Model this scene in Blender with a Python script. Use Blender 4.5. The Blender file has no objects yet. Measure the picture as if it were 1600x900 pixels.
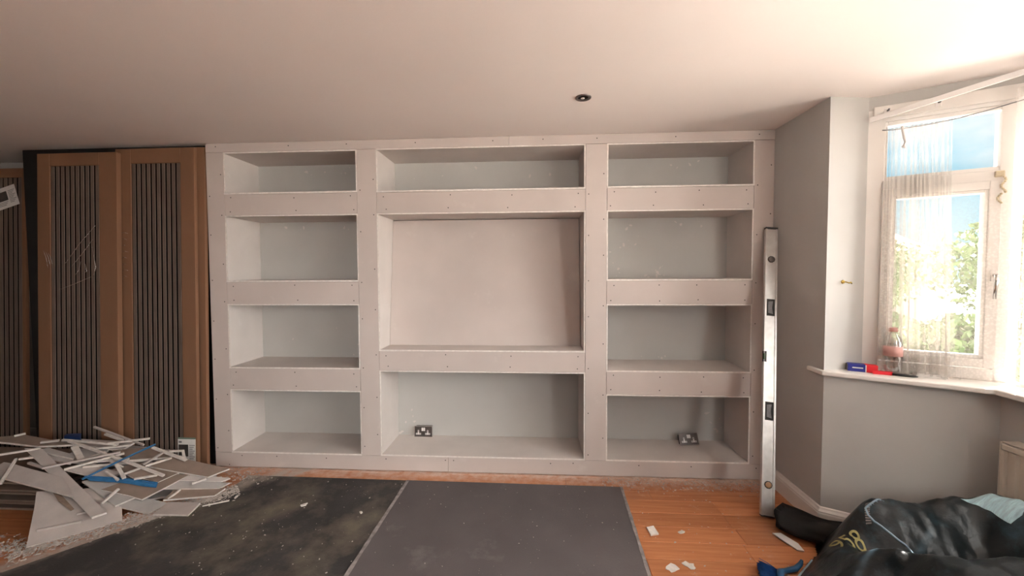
import bpy, bmesh, math, random
from mathutils import Vector, Matrix
random.seed(7)
S = bpy.context.scene
COL = S.collection

# ------------------------------------------------------------------ camera
cam_d = bpy.data.cameras.new('camera'); cam = bpy.data.objects.new('camera', cam_d); COL.objects.link(cam)
cam_d.sensor_width = 36.0; cam_d.lens = 630.54 / 1600 * 36.0; cam_d.clip_start = 0.05; cam_d.clip_end = 300
_r = Vector((0.9982154, 0.05954049, -0.00457633)); _u = Vector((0.0022813, 0.03855668, 0.99925381)); _f = Vector((-0.05967251, 0.99748098, -0.03835204))
cam.matrix_world = Matrix(((_r.x, _u.x, -_f.x, 0.0), (_r.y, _u.y, -_f.y, -2.84411), (_r.z, _u.z, -_f.z, 1.44957), (0, 0, 0, 1)))
S.camera = cam

# ------------------------------------------------------------------ world: blue sky with soft clouds
W = bpy.data.worlds.new('sky'); S.world = W; W.use_nodes = True
nt = W.node_tree; nt.nodes.clear()
def wn(t, **k):
    n = nt.nodes.new(t)
    for a, b in k.items(): setattr(n, a, b)
    return n
tc = wn('ShaderNodeTexCoord'); sep = wn('ShaderNodeSeparateXYZ'); nt.links.new(tc.outputs['Generated'], sep.inputs[0])
grad = wn('ShaderNodeValToRGB'); nt.links.new(sep.outputs['Z'], grad.inputs[0])
grad.color_ramp.elements[0].position = 0.0; grad.color_ramp.elements[0].color = (0.62, 0.86, 0.95, 1)
grad.color_ramp.elements[1].position = 0.7; grad.color_ramp.elements[1].color = (0.13, 0.42, 0.80, 1)
_e = grad.color_ramp.elements.new(0.22); _e.color = (0.26, 0.66, 0.90, 1)
mp = wn('ShaderNodeMapping'); mp.inputs['Scale'].default_value = (2.2, 2.2, 6.0); mp.inputs['Location'].default_value = (0.35, 0.1, 0.4)
nt.links.new(tc.outputs['Generated'], mp.inputs[0])
nz = wn('ShaderNodeTexNoise'); nz.inputs['Scale'].default_value = 1.6; nz.inputs['Detail'].default_value = 6; nt.links.new(mp.outputs[0], nz.inputs[0])
cr = wn('ShaderNodeValToRGB'); nt.links.new(nz.outputs[0], cr.inputs[0])
cr.color_ramp.elements[0].position = 0.45; cr.color_ramp.elements[1].position = 0.68
mx = wn('ShaderNodeMix', data_type='RGBA'); nt.links.new(cr.outputs[0], mx.inputs[0]); nt.links.new(grad.outputs[0], mx.inputs[6]); mx.inputs[7].default_value = (1.0, 1.0, 1.0, 1)
bg = wn('ShaderNodeBackground'); bg.inputs[1].default_value = 0.88; nt.links.new(mx.outputs[2], bg.inputs[0])
wo = wn('ShaderNodeOutputWorld'); nt.links.new(bg.outputs[0], wo.inputs[0])

# wide lamp added to boost the daylight through the bay and rear windows
sun_d = bpy.data.lights.new('daylight_boost', 'SUN'); sun = bpy.data.objects.new('daylight_boost', sun_d); COL.objects.link(sun)
sun_d.energy = 30.0; sun_d.angle = math.radians(110); sun_d.color = (1.0, 0.93, 0.895)
sun.rotation_euler = Vector((-0.80, 0.42, -0.42)).to_track_quat('-Z', 'Y').to_euler()
sun.location = (8, -6, 6)
# the sun itself, high over the garden side: it falls through the bay onto the floor near the camera
sd2 = bpy.data.lights.new('sun', 'SUN'); so2 = bpy.data.objects.new('sun', sd2); COL.objects.link(so2)
sd2.energy = 60.0; sd2.angle = math.radians(0.6); sd2.color = (1.0, 0.90, 0.835)
so2.rotation_euler = Vector((-0.50, -0.20, -0.84)).to_track_quat('-Z', 'Y').to_euler(); so2.location = (8, 4, 10)

S.view_settings.view_transform = 'Standard'; S.view_settings.look = 'None'
S.view_settings.exposure = 0.30; S.view_settings.gamma = 1.0; S.view_settings.use_curve_mapping = False

# ------------------------------------------------------------------ helpers
ORG = {}
def empty(name, loc, label=None, cat=None, group=None):
    o = bpy.data.objects.new(name, None); COL.objects.link(o); o.location = loc; o.empty_display_size = 0.05
    ORG[o.name] = Vector(loc); tag(o, label, cat, group); return o
def tag(o, label=None, cat=None, group=None, kind=None):
    if label: o['label'] = label
    if cat: o['category'] = cat
    if group: o['group'] = group
    if kind: o['kind'] = kind
    return o
def link(name, me, mats, parent=None, smooth=False):
    """mesh holds world coordinates; give the object an origin at its base and parent it without moving it"""
    xs = [v.co for v in me.vertices]
    lo = Vector((min(c.x for c in xs), min(c.y for c in xs), min(c.z for c in xs))); hi = Vector((max(c.x for c in xs), max(c.y for c in xs), max(c.z for c in xs)))
    c = Vector(((lo.x + hi.x) / 2, (lo.y + hi.y) / 2, lo.z))
    me.transform(Matrix.Translation(-c))
    o = bpy.data.objects.new(name, me); COL.objects.link(o); ORG[o.name] = c
    if parent is not None:
        o.parent = parent; o.location = c - ORG[parent.name]
    else: o.location = c
    for m in (mats if isinstance(mats, (list, tuple)) else [mats]): me.materials.append(m)
    if smooth:
        for p in me.polygons: p.use_smooth = True
    return o
def fin(name, bm, mats, parent=None, smooth=False):
    bmesh.ops.recalc_face_normals(bm, faces=bm.faces)
    me = bpy.data.meshes.new(name); bm.to_mesh(me); bm.free(); return link(name, me, mats, parent, smooth)
def prism(bm, poly, z0, z1, xf=None, mi=0):
    f = xf or (lambda x, y, z: (x, y, z))
    a = [bm.verts.new(f(x, y, z0)) for x, y in poly]; b = [bm.verts.new(f(x, y, z1)) for x, y in poly]
    n = len(poly); fs = [bm.faces.new(a[::-1]), bm.faces.new(b)]
    for i in range(n): fs.append(bm.faces.new((a[i], a[(i + 1) % n], b[(i + 1) % n], b[i])))
    for q in fs: q.material_index = mi
    return fs
def bx(bm, x0, x1, y0, y1, z0, z1, xf=None, mi=0):
    return prism(bm, [(x0, y0), (x1, y0), (x1, y1), (x0, y1)], z0, z1, xf, mi)
def bev(bm, w, seg=1):
    bmesh.ops.bevel(bm, geom=list(bm.edges), offset=w, segments=seg, affect='EDGES', profile=0.6)
def box(name, x0, x1, y0, y1, z0, z1, m, parent=None, bw=0.0, xf=None, seg=1):
    bm = bmesh.new(); bx(bm, x0, x1, y0, y1, z0, z1, xf)
    if bw: bmesh.ops.recalc_face_normals(bm, faces=bm.faces); bev(bm, bw, seg)
    return fin(name, bm, m, parent)
def tube(bm, pts, r, n=8, cap=True, mi=0):
    pts = [Vector(p) for p in pts]; rs = r if isinstance(r, (list, tuple)) else [r] * len(pts); rings = []
    up = Vector((0, 0, 1))
    for i, p in enumerate(pts):
        t = (pts[min(i + 1, len(pts) - 1)] - pts[max(i - 1, 0)]).normalized()
        a = t.cross(up)
        if a.length < 1e-3: a = t.cross(Vector((1, 0, 0)))
        a.normalize(); b = t.cross(a)
        rings.append([bm.verts.new(p + (a * math.cos(2 * math.pi * k / n) + b * math.sin(2 * math.pi * k / n)) * rs[i]) for k in range(n)])
    for i in range(len(rings) - 1):
        for k in range(n): bm.faces.new((rings[i][k], rings[i][(k + 1) % n], rings[i + 1][(k + 1) % n], rings[i + 1][k])).material_index = mi
    if cap: bm.faces.new(rings[0][::-1]).material_index = mi; bm.faces.new(rings[-1]).material_index = mi
def lathe(bm, prof, cx, cy, z, n=24, xf=None, mi=0):
    """prof: list of (radius, height)"""
    f = xf or (lambda x, y, zz: (x, y, zz)); rings = []
    for r, h in prof:
        rings.append([bm.verts.new(f(cx + r * math.cos(2 * math.pi * k / n), cy + r * math.sin(2 * math.pi * k / n), z + h)) for k in range(n)])
    for i in range(len(rings) - 1):
        for k in range(n): bm.faces.new((rings[i][k], rings[i][(k + 1) % n], rings[i + 1][(k + 1) % n], rings[i + 1][k])).material_index = mi
    bm.faces.new(rings[0][::-1]).material_index = mi; bm.faces.new(rings[-1]).material_index = mi

# ------------------------------------------------------------------ materials
def nodes(name):
    m = bpy.data.materials.new(name); m.use_nodes = True; t = m.node_tree
    return m, t, t.nodes['Principled BSDF']
def mat(name, col, rough=0.6, var=0.12, scale=6.0, bump=0.0, bscale=60.0, spec=0.4, metal=0.0, col2=None, stretch=None, rnd=0.0, detail=6):
    m, t, p = nodes(name)
    g = t.nodes.new('ShaderNodeNewGeometry'); mp = t.nodes.new('ShaderNodeMapping'); t.links.new(g.outputs['Position'], mp.inputs[0])
    if stretch: mp.inputs['Scale'].default_value = stretch
    n = t.nodes.new('ShaderNodeTexNoise'); n.inputs['Scale'].default_value = scale; n.inputs['Detail'].default_value = detail; t.links.new(mp.outputs[0], n.inputs[0])
    r = t.nodes.new('ShaderNodeValToRGB'); r.color_ramp.elements[0].position = 0.3; r.color_ramp.elements[1].position = 0.7
    c2 = col2 or tuple(min(1, c * (1 + var)) for c in col); c1 = col if col2 else tuple(c * (1 - var) for c in col)
    r.color_ramp.elements[0].color = (*c1, 1); r.color_ramp.elements[1].color = (*c2, 1)
    t.links.new(n.outputs[0], r.inputs[0]); out = r.outputs[0]
    if rnd:
        oi = t.nodes.new('ShaderNodeObjectInfo'); hs = t.nodes.new('ShaderNodeHueSaturation'); ma = t.nodes.new('ShaderNodeMapRange')
        ma.inputs['To Min'].default_value = 1 - rnd; ma.inputs['To Max'].default_value = 1 + rnd
        t.links.new(oi.outputs['Random'], ma.inputs['Value']); t.links.new(ma.outputs[0], hs.inputs['Value']); t.links.new(out, hs.inputs['Color']); out = hs.outputs[0]
    t.links.new(out, p.inputs['Base Color'])
    p.inputs['Roughness'].default_value = rough; p.inputs['Specular IOR Level'].default_value = spec; p.inputs['Metallic'].default_value = metal
    if bump:
        b = t.nodes.new('ShaderNodeTexNoise'); b.inputs['Scale'].default_value = bscale; b.inputs['Detail'].default_value = 4; t.links.new(mp.outputs[0], b.inputs[0])
        bp = t.nodes.new('ShaderNodeBump'); bp.inputs['Strength'].default_value = bump; bp.inputs['Distance'].default_value = 0.01; t.links.new(b.outputs[0], bp.inputs['Height']); t.links.new(bp.outputs[0], p.inputs['Normal'])
    return m
def overlay(m, col, scale, lo, hi, stretch=None, loc=(0, 0, 0), amount=1.0, detail=8):
    """blotches of another colour (dust, filler smears) with a shape of their own"""
    t = m.node_tree; p = t.nodes['Principled BSDF']; src = p.inputs['Base Color'].links[0].from_socket
    g = t.nodes.new('ShaderNodeNewGeometry'); mp = t.nodes.new('ShaderNodeMapping'); t.links.new(g.outputs['Position'], mp.inputs[0]); mp.inputs['Location'].default_value = loc
    if stretch: mp.inputs['Scale'].default_value = stretch
    n = t.nodes.new('ShaderNodeTexNoise'); n.inputs['Scale'].default_value = scale; n.inputs['Detail'].default_value = detail; n.inputs['Roughness'].default_value = 0.65; t.links.new(mp.outputs[0], n.inputs[0])
    r = t.nodes.new('ShaderNodeMapRange'); r.inputs['From Min'].default_value = lo; r.inputs['From Max'].default_value = hi; r.inputs['To Max'].default_value = amount; t.links.new(n.outputs[0], r.inputs['Value'])
    x = t.nodes.new('ShaderNodeMix'); x.data_type = 'RGBA'; t.links.new(r.outputs[0], x.inputs[0]); t.links.new(src, x.inputs[6]); x.inputs[7].default_value = (*col, 1); t.links.new(x.outputs[2], p.inputs['Base Color'])
    return m
def dust_zone(m, col, axis, a, b, scale=14, amount=0.8, extra=None):
    """dust lying within a strip of the floor (between world coordinates a..b along an axis), broken up by noise"""
    t = m.node_tree; p = t.nodes['Principled BSDF']; src = p.inputs['Base Color'].links[0].from_socket
    g = t.nodes.new('ShaderNodeNewGeometry'); dt = t.nodes.new('ShaderNodeVectorMath'); dt.operation = 'DOT_PRODUCT'; t.links.new(g.outputs['Position'], dt.inputs[0]); dt.inputs[1].default_value = axis
    r = t.nodes.new('ShaderNodeMapRange'); r.inputs['From Min'].default_value = a; r.inputs['From Max'].default_value = b; t.links.new(dt.outputs['Value'], r.inputs['Value'])
    n = t.nodes.new('ShaderNodeTexNoise'); n.inputs['Scale'].default_value = scale; n.inputs['Detail'].default_value = 10; n.inputs['Roughness'].default_value = 0.7; t.links.new(g.outputs['Position'], n.inputs[0])
    ad = t.nodes.new('ShaderNodeMath'); ad.operation = 'MULTIPLY_ADD'; t.links.new(n.outputs[0], ad.inputs[0]); ad.inputs[1].default_value = 2.6; ad.inputs[2].default_value = -1.55
    if extra:
        r2 = t.nodes.new('ShaderNodeMapRange'); r2.inputs['From Min'].default_value = extra[0]; r2.inputs['From Max'].default_value = extra[1]; r2.inputs['To Min'].default_value = 1; r2.inputs['To Max'].default_value = 0; t.links.new(dt.outputs['Value'], r2.inputs['Value'])
        mr = t.nodes.new('ShaderNodeMath'); mr.operation = 'MULTIPLY'; t.links.new(r.outputs[0], mr.inputs[0]); t.links.new(r2.outputs[0], mr.inputs[1]); r = mr
    ad2 = t.nodes.new('ShaderNodeMath'); ad2.operation = 'ADD'; ad2.use_clamp = True; t.links.new(ad.outputs[0], ad2.inputs[0]); t.links.new(r.outputs[0], ad2.inputs[1])
    mu = t.nodes.new('ShaderNodeMath'); mu.operation = 'MULTIPLY'; t.links.new(ad2.outputs[0], mu.inputs[0]); t.links.new(r.outputs[0], mu.inputs[1])
    mu2 = t.nodes.new('ShaderNodeMath'); mu2.operation = 'MULTIPLY'; mu2.use_clamp = True; t.links.new(mu.outputs[0], mu2.inputs[0]); mu2.inputs[1].default_value = amount
    x = t.nodes.new('ShaderNodeMix'); x.data_type = 'RGBA'; t.links.new(mu2.outputs[0], x.inputs[0]); t.links.new(src, x.inputs[6]); x.inputs[7].default_value = (*col, 1); t.links.new(x.outputs[2], p.inputs['Base Color'])
    return m
M = {}
M['board'] = overlay(mat('plasterboard_ivory', (0.575, 0.505, 0.475), 0.85, 0.05, 3.0, 0.05, 250, 0.2), (0.68, 0.62, 0.58), 5, 0.60, 0.75, amount=0.5)
M['edge'] = mat('plasterboard_cut_edge', (0.80, 0.75, 0.71), 0.9, 0.10, 40, 0.25, 160, 0.15)
M['liner'] = overlay(mat('plasterboard_liner', (0.64, 0.585, 0.555), 0.85, 0.05, 4.0, 0.05, 250, 0.2), (0.70, 0.67, 0.64), 7, 0.62, 0.75, amount=0.5)
M['grey'] = overlay(mat('grey_wall_paint', (0.50, 0.485, 0.465), 0.6, 0.05, 2.5, 0.04, 220, 0.35), (0.62, 0.60, 0.57), 9, 0.70, 0.78, amount=0.55)
M['ceil'] = mat('ceiling_paint', (0.87, 0.80, 0.765), 0.8, 0.02, 1.5, 0.03, 120, 0.2)
M['white'] = mat('white_gloss_paint', (0.78, 0.74, 0.70), 0.35, 0.04, 8, 0.02, 80, 0.45)
M['upvc'] = mat('white_upvc', (0.80, 0.77, 0.74), 0.25, 0.02, 5, 0, 50, 0.5)
M['screw'] = mat('black_screw', (0.05, 0.045, 0.04), 0.5, 0.1, 50)
M['wood'] = mat('orange_floorboard', (0.43, 0.150, 0.058), 0.45, 0.0, 5.0, 0.10, 30, 0.4, col2=(0.56, 0.235, 0.105), stretch=(0.7, 9, 4), rnd=0.14)
overlay(M['wood'], (0.30, 0.075, 0.02), 3.2, 0.56, 0.80, stretch=(0.6, 7, 3), loc=(3, 1, 0), amount=0.55)
overlay(M['wood'], (0.66, 0.44, 0.34), 7, 0.62, 0.82, loc=(1, 4, 0), amount=0.55)
dust_zone(M['wood'], (0.72, 0.60, 0.53), (0, 1, 0), -0.26, 0.02, 16, 0.95)
dust_zone(M['wood'], (0.50, 0.43, 0.38), (0.788, -0.616, 0), -1.56, -1.42, 12, 1.1, (-1.32, -1.26))
M['subfloor'] = mat('dark_subfloor', (0.10, 0.04, 0.015), 0.9)
M['mat_l'] = mat('charcoal_sheet', (0.048, 0.044, 0.044), 0.75, 0.25, 4, 0.25, 140, 0.3)
overlay(M['mat_l'], (0.22, 0.185, 0.14), 2.4, 0.46, 0.74, loc=(2.2, 0.4, 0), amount=0.85, detail=12)
overlay(M['mat_l'], (0.36, 0.32, 0.29), 60, 0.66, 0.80, amount=0.6)
dust_zone(M['mat_l'], (0.42, 0.36, 0.31), (-0.781, 0.625, 0), 1.24, 1.42, 10, 1.0)
M['mat_r'] = mat('grey_sheet', (0.112, 0.097, 0.099), 0.8, 0.12, 3, 0.25, 160, 0.25)
overlay(M['mat_r'], (0.27, 0.24, 0.235), 2.2, 0.58, 0.82, loc=(0.3, 5.1, 0), amount=0.75, detail=12)
overlay(M['mat_r'], (0.35, 0.31, 0.30), 70, 0.68, 0.80, amount=0.5)
M['hem'] = mat('dusty_hem', (0.26, 0.23, 0.225), 0.9, 0.3, 30, 0.3, 90)
M['card'] = mat('brown_cardboard', (0.235, 0.122, 0.070), 0.75, 0.08, 6, 0.05, 60, 0.25, stretch=(1, 1, 0.2))
M['card_edge'] = mat('cardboard_edge', (0.48, 0.27, 0.15), 0.8, 0.08, 20)
M['slat'] = mat('oak_slat', (0.150, 0.110, 0.090), 0.6, 0.18, 8, 0.05, 60, 0.3, stretch=(12, 12, 0.7), rnd=0.08)
M['felt'] = mat('black_felt', (0.004, 0.0037, 0.0036), 0.98, 0.3, 60, 0, 60, 0.03)
M['blackboard'] = mat('black_backing', (0.012, 0.012, 0.013), 0.45, 0.3, 6, 0.05, 20, 0.4)
M['pile_i'] = mat('offcut_ivory', (0.47, 0.42, 0.395), 0.9, 0.09, 9, 0.08, 120, 0.2, rnd=0.1)
M['pile_g'] = mat('offcut_grey', (0.38, 0.355, 0.34), 0.9, 0.10, 9, 0.08, 120, 0.2, rnd=0.1)
M['pile_b'] = mat('offcut_brown', (0.25, 0.19, 0.155), 0.9, 0.14, 9, 0.08, 120, 0.2, rnd=0.1)
M['pile_e'] = mat('offcut_edge', (0.66, 0.61, 0.57), 0.95, 0.12, 40, 0.3, 150, 0.15)
M['torn'] = mat('torn_paper', (0.20, 0.145, 0.11), 0.95, 0.2, 30)
M['crumb'] = mat('plaster_crumbs', (0.46, 0.405, 0.37), 0.95, 0.25, 50, 0, 50, 0.1)
M['blue'] = mat('blue_plastic', (0.025, 0.13, 0.29), 0.3, 0.25, 20, 0.2, 60, 0.5)
M['navy'] = mat('navy_plastic', (0.012, 0.03, 0.10), 0.4, 0.2, 20)
M['alu'] = mat('level_aluminium', (0.62, 0.60, 0.58), 0.38, 0.10, 25, 0.05, 90, 0.5, metal=0.55)
M['rubber'] = mat('black_rubber', (0.03, 0.028, 0.026), 0.6, 0.2, 20)
M['brassv'] = mat('amber_vial', (0.34, 0.20, 0.11), 0.3, 0.1, 20)
M['greenv'] = mat('green_vial', (0.05, 0.09, 0.035), 0.25, 0.1, 20)
M['chrome'] = mat('brushed_steel', (0.17, 0.15, 0.145), 0.32, 0.06, 30, 0, 50, 0.5, metal=0.9)
M['chromel'] = mat('bright_steel', (0.75, 0.72, 0.70), 0.18, 0.03, 30, 0, 50, 0.5, metal=0.9)
M['whitep'] = mat('white_plastic', (0.80, 0.77, 0.75), 0.4, 0.02, 20)
M['dark'] = mat('dark_void', (0.01, 0.01, 0.01), 0.8, 0.1, 20)
M['brass'] = mat('polished_brass', (0.55, 0.40, 0.12), 0.25, 0.1, 30, 0, 50, 0.5, metal=0.85)
M['rad'] = mat('cream_radiator', (0.60, 0.53, 0.45), 0.4, 0.03, 6)
M['sack'] = mat('woven_rubble_sack', (0.006, 0.011, 0.014), 0.34, 0.3, 5, 0.35, 26, 0.42)
overlay(M['sack'], (0.04, 0.038, 0.03), 4.5, 0.54, 0.78, loc=(4, 2, 1), amount=0.7)
overlay(M['sack'], (0.06, 0.12, 0.16), 3.0, 0.55, 0.72, loc=(7, 2, 3), amount=0.8)
M['pale_patch'] = mat('pale_blue_patch', (0.50, 0.72, 0.84), 0.4, 0.30, 14, 0.9, 40, 0.5, stretch=(1, 6, 1))
M['stitch'] = mat('blue_white_stitching', (0.30, 0.42, 0.52), 0.6, 0.15, 30)
M['print'] = mat('yellow_print', (0.42, 0.38, 0.16), 0.6, 0.25, 30)
M['cloth'] = mat('black_cloth', (0.012, 0.011, 0.011), 0.8, 0.25, 10, 0.2, 120, 0.25)
M['brushb'] = mat('blue_bristle', (0.02, 0.07, 0.22), 0.5, 0.25, 60)
M['brushh'] = mat('blue_handle', (0.01, 0.07, 0.16), 0.3, 0.1, 20)
M['boxblue'] = mat('blue_print', (0.025, 0.03, 0.24), 0.5, 0.05, 20)
M['boxred'] = mat('red_print', (0.72, 0.02, 0.03), 0.5, 0.05, 20)
M['boxgrey'] = mat('grey_print', (0.22, 0.20, 0.20), 0.5, 0.1, 20)
M['paper'] = mat('white_paper', (0.72, 0.70, 0.68), 0.8, 0.03, 10)
M['ink'] = mat('grey_ink', (0.20, 0.20, 0.21), 0.8, 0.2, 60)
M['photo'] = mat('printed_photo', (0.06, 0.05, 0.045), 0.6, 0.5, 30)
M['greenink'] = mat('green_band', (0.14, 0.20, 0.16), 0.6, 0.1, 20)
M['pink'] = mat('pink_label', (0.62, 0.34, 0.30), 0.6, 0.1, 20)
M['bead'] = mat('cream_bead', (0.62, 0.52, 0.33), 0.4, 0.15, 60)
M['leaf'] = mat('foliage', (0.10, 0.16, 0.05), 0.7, 0.3, 3, rnd=0.15)
M['bark'] = mat('bark', (0.12, 0.09, 0.07), 0.9)
M['grass'] = mat('pale_paving', (0.52, 0.49, 0.46), 0.9, 0.1, 2)
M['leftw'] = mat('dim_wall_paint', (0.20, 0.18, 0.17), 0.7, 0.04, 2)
M['render'] = mat('house_render', (0.20, 0.165, 0.14), 0.9, 0.05, 2)
M['roof'] = mat('roof_tile', (0.25, 0.12, 0.08), 0.9, 0.1, 4)
M['room'] = mat('room_wall_paint', (0.74, 0.69, 0.65), 0.7, 0.04, 2)

def glass_mat():
    m = bpy.data.materials.new('window_glass'); m.use_nodes = True; t = m.node_tree; t.nodes.clear()
    o = t.nodes.new('ShaderNodeOutputMaterial'); a = t.nodes.new('ShaderNodeBsdfTransparent'); b = t.nodes.new('ShaderNodeBsdfGlossy'); b.inputs['Roughness'].default_value = 0.02
    fr = t.nodes.new('ShaderNodeFresnel'); fr.inputs[0].default_value = 1.35; mm = t.nodes.new('ShaderNodeMixShader')
    a.inputs[0].default_value = (0.96, 0.98, 0.97, 1)
    t.links.new(fr.outputs[0], mm.inputs[0]); t.links.new(a.outputs[0], mm.inputs[1]); t.links.new(b.outputs[0], mm.inputs[2]); t.links.new(mm.outputs[0], o.inputs[0]); return m
M['glass'] = glass_mat()
def film_mat(name, tint, gl, rough, bs, bstr):
    m = bpy.data.materials.new(name); m.use_nodes = True; t = m.node_tree; t.nodes.clear()
    o = t.nodes.new('ShaderNodeOutputMaterial'); a = t.nodes.new('ShaderNodeBsdfTransparent'); b = t.nodes.new('ShaderNodeBsdfGlossy'); b.inputs['Roughness'].default_value = rough
    a.inputs[0].default_value = tint; mm = t.nodes.new('ShaderNodeMixShader'); mm.inputs[0].default_value = gl
    n = t.nodes.new('ShaderNodeTexNoise'); n.inputs['Scale'].default_value = bs; g = t.nodes.new('ShaderNodeNewGeometry'); t.links.new(g.outputs['Position'], n.inputs[0])
    bp = t.nodes.new('ShaderNodeBump'); bp.inputs['Strength'].default_value = bstr; bp.inputs['Distance'].default_value = 0.02; t.links.new(n.outputs[0], bp.inputs['Height']); t.links.new(bp.outputs[0], b.inputs['Normal'])
    t.links.new(a.outputs[0], mm.inputs[1]); t.links.new(b.outputs[0], mm.inputs[2]); t.links.new(mm.outputs[0], o.inputs[0]); return m
M['film'] = film_mat('cling_film', (0.97, 0.97, 0.97, 1), 0.008, 0.10, 7, 0.5)
M['crease'] = film_mat('film_crease', (0.95, 0.95, 0.95, 1), 0.55, 0.12, 30, 0.6)
M['bottle'] = film_mat('clear_plastic', (0.93, 0.92, 0.90, 1), 0.22, 0.1, 20, 0.2)
def net_mat():
    m = bpy.data.materials.new('net_curtain'); m.use_nodes = True; t = m.node_tree; t.nodes.clear()
    o = t.nodes.new('ShaderNodeOutputMaterial'); a = t.nodes.new('ShaderNodeBsdfTransparent'); d = t.nodes.new('ShaderNodeBsdfDiffuse'); l = t.nodes.new('ShaderNodeBsdfTranslucent')
    d.inputs[0].default_value = (0.80, 0.75, 0.70, 1); l.inputs[0].default_value = (0.80, 0.73, 0.66, 1)
    s1 = t.nodes.new('ShaderNodeMixShader'); s1.inputs[0].default_value = 0.5; t.links.new(d.outputs[0], s1.inputs[1]); t.links.new(l.outputs[0], s1.inputs[2])
    g = t.nodes.new('ShaderNodeNewGeometry'); sp = t.nodes.new('ShaderNodeSeparateXYZ'); t.links.new(g.outputs['Position'], sp.inputs[0])
    v = t.nodes.new('ShaderNodeTexVoronoi'); v.inputs['Scale'].default_value = 85; t.links.new(g.outputs['Position'], v.inputs[0])
    r = t.nodes.new('ShaderNodeMapRange'); r.inputs['From Min'].default_value = 0.25; r.inputs['From Max'].default_value = 0.6; r.inputs['To Min'].default_value = 0.0; r.inputs['To Max'].default_value = 0.12; t.links.new(v.outputs['Distance'], r.inputs['Value'])
    # lace pattern woven into the lower part of the cloth
    zr = t.nodes.new('ShaderNodeMapRange'); zr.inputs['From Min'].default_value = 1.90; zr.inputs['From Max'].default_value = 1.60; t.links.new(sp.outputs['Z'], zr.inputs['Value'])
    mu = t.nodes.new('ShaderNodeMath'); mu.operation = 'MULTIPLY_ADD'; t.links.new(r.outputs[0], mu.inputs[0]); t.links.new(zr.outputs[0], mu.inputs[1]); mu.inputs[2].default_value = 0.16
    s2 = t.nodes.new('ShaderNodeMixShader'); t.links.new(mu.outputs[0], s2.inputs[0]); t.links.new(a.outputs[0], s2.inputs[1]); t.links.new(s1.outputs[0], s2.inputs[2]); t.links.new(s2.outputs[0], o.inputs[0]); return m
M['net'] = net_mat()

# ================================================================== THE SETTING
YB = 0.361          # face of the old grey wall behind the shelving
HT = 2.4
def struct(o): o['kind'] = 'structure'; return o
floor = struct(box('floor', -5.0, 2.5, -4.8, 0.5, -0.12, -0.021, M['subfloor']))
bm = bmesh.new(); prism(bm, [(-5.1, 0.6), (-5.1, -4.9), (2.05, -4.9), (2.05, -3.33), (1.95, -3.13), (2.43, -2.88), (2.43, -0.70), (1.95, -0.42), (2.05, -0.25), (2.05, 0.6)], HT, HT + 0.15); ceiling = struct(fin('ceiling', bm, M['ceil']))
wall_back = struct(box('wall_back', -5.0, 1.75, YB, 0.55, -0.05, HT, M['grey']))
struct(box('wall_left', -5.1, -4.9, -4.8, 0.5, -0.05, HT, M['leftw']))
WF = (-0.60, 0.90)   # opening for a window added behind the camera to light the niches
bm = bmesh.new()
for q in ((-5.0, WF[0], -0.05, HT), (WF[1], 1.75, -0.05, HT), (WF[0], WF[1], -0.05, 0.897), (WF[0], WF[1], 2.326, HT)): bx(bm, q[0], q[1], -4.8, -4.65, q[2], q[3])
struct(fin('wall_front', bm, M['room']))
bm = bmesh.new(); prism(bm, [(1.605, YB), (1.605, -0.507), (1.83, -0.475), (2.05, -0.25), (2.05, YB)], -0.05, HT); struct(fin('wall_right', bm, M['grey']))
bm = bmesh.new(); prism(bm, [(1.605, -3.08), (1.605, -4.65), (2.05, -4.65), (2.05, -3.33), (1.83, -3.105)], -0.05, HT); struct(fin('wall_right', bm, M['grey']))
# bay: low walls under the sill and the heads over the windows
bm = bmesh.new(); prism(bm, [(1.605, -0.508), (2.19, -0.826), (2.44, -0.66), (1.95, -0.28), (1.70, -0.40)], -0.05, 0.872); struct(fin('wall_bay_side', bm, M['grey']))
bm = bmesh.new(); prism(bm, [(2.19, -0.826), (2.19, -2.755), (2.44, -2.90), (2.44, -0.66)], -0.05, 0.872); struct(fin('wall_bay_front', bm, M['grey']))
bm = bmesh.new(); prism(bm, [(1.605, -3.078), (2.19, -2.755), (2.44, -2.92), (1.95, -3.30)], -0.05, 0.872); struct(fin('wall_bay_side', bm, M['grey']))
bm = bmesh.new(); prism(bm, [(1.83, -0.475), (2.335, -0.749), (2.335, -2.83), (1.83, -3.105), (1.93, -3.15), (2.42, -2.88), (2.42, -0.70), (1.93, -0.43)], 2.325, HT); struct(fin('wall_bay_head', bm, M['grey']))

# floorboards: individual planks running along the shelving
PW = 0.1325
row = 0; y1 = -0.024 + PW
joints = {2: 0.735, 3: 1.105, 4: 1.105, 5: 1.115, 6: 1.09, 1: 0.2, 7: 0.55}
while y1 > -4.65:
    xs = [-4.9]; j = joints.get(row, random.uniform(0.2, 1.5))
    xx = j
    while xx > -4.6: xs.append(xx); xx -= random.uniform(1.5, 2.1)
    xx = j + random.uniform(1.0, 1.6)
    while xx < 2.1: xs.append(xx); xx += 1.6
    xs.append(2.42); xs = sorted(xs)
    for a, b in zip(xs, xs[1:]):
        if b - a < 0.05: continue
        dz = random.uniform(-0.0006, 0.0006)
        box('plank', a + 0.0009, b - 0.0009, y1 - PW + 0.0014, y1 - 0.0014, -0.02, dz, M['wood'], floor, 0.0015)
    y1 -= PW; row += 1

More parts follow.
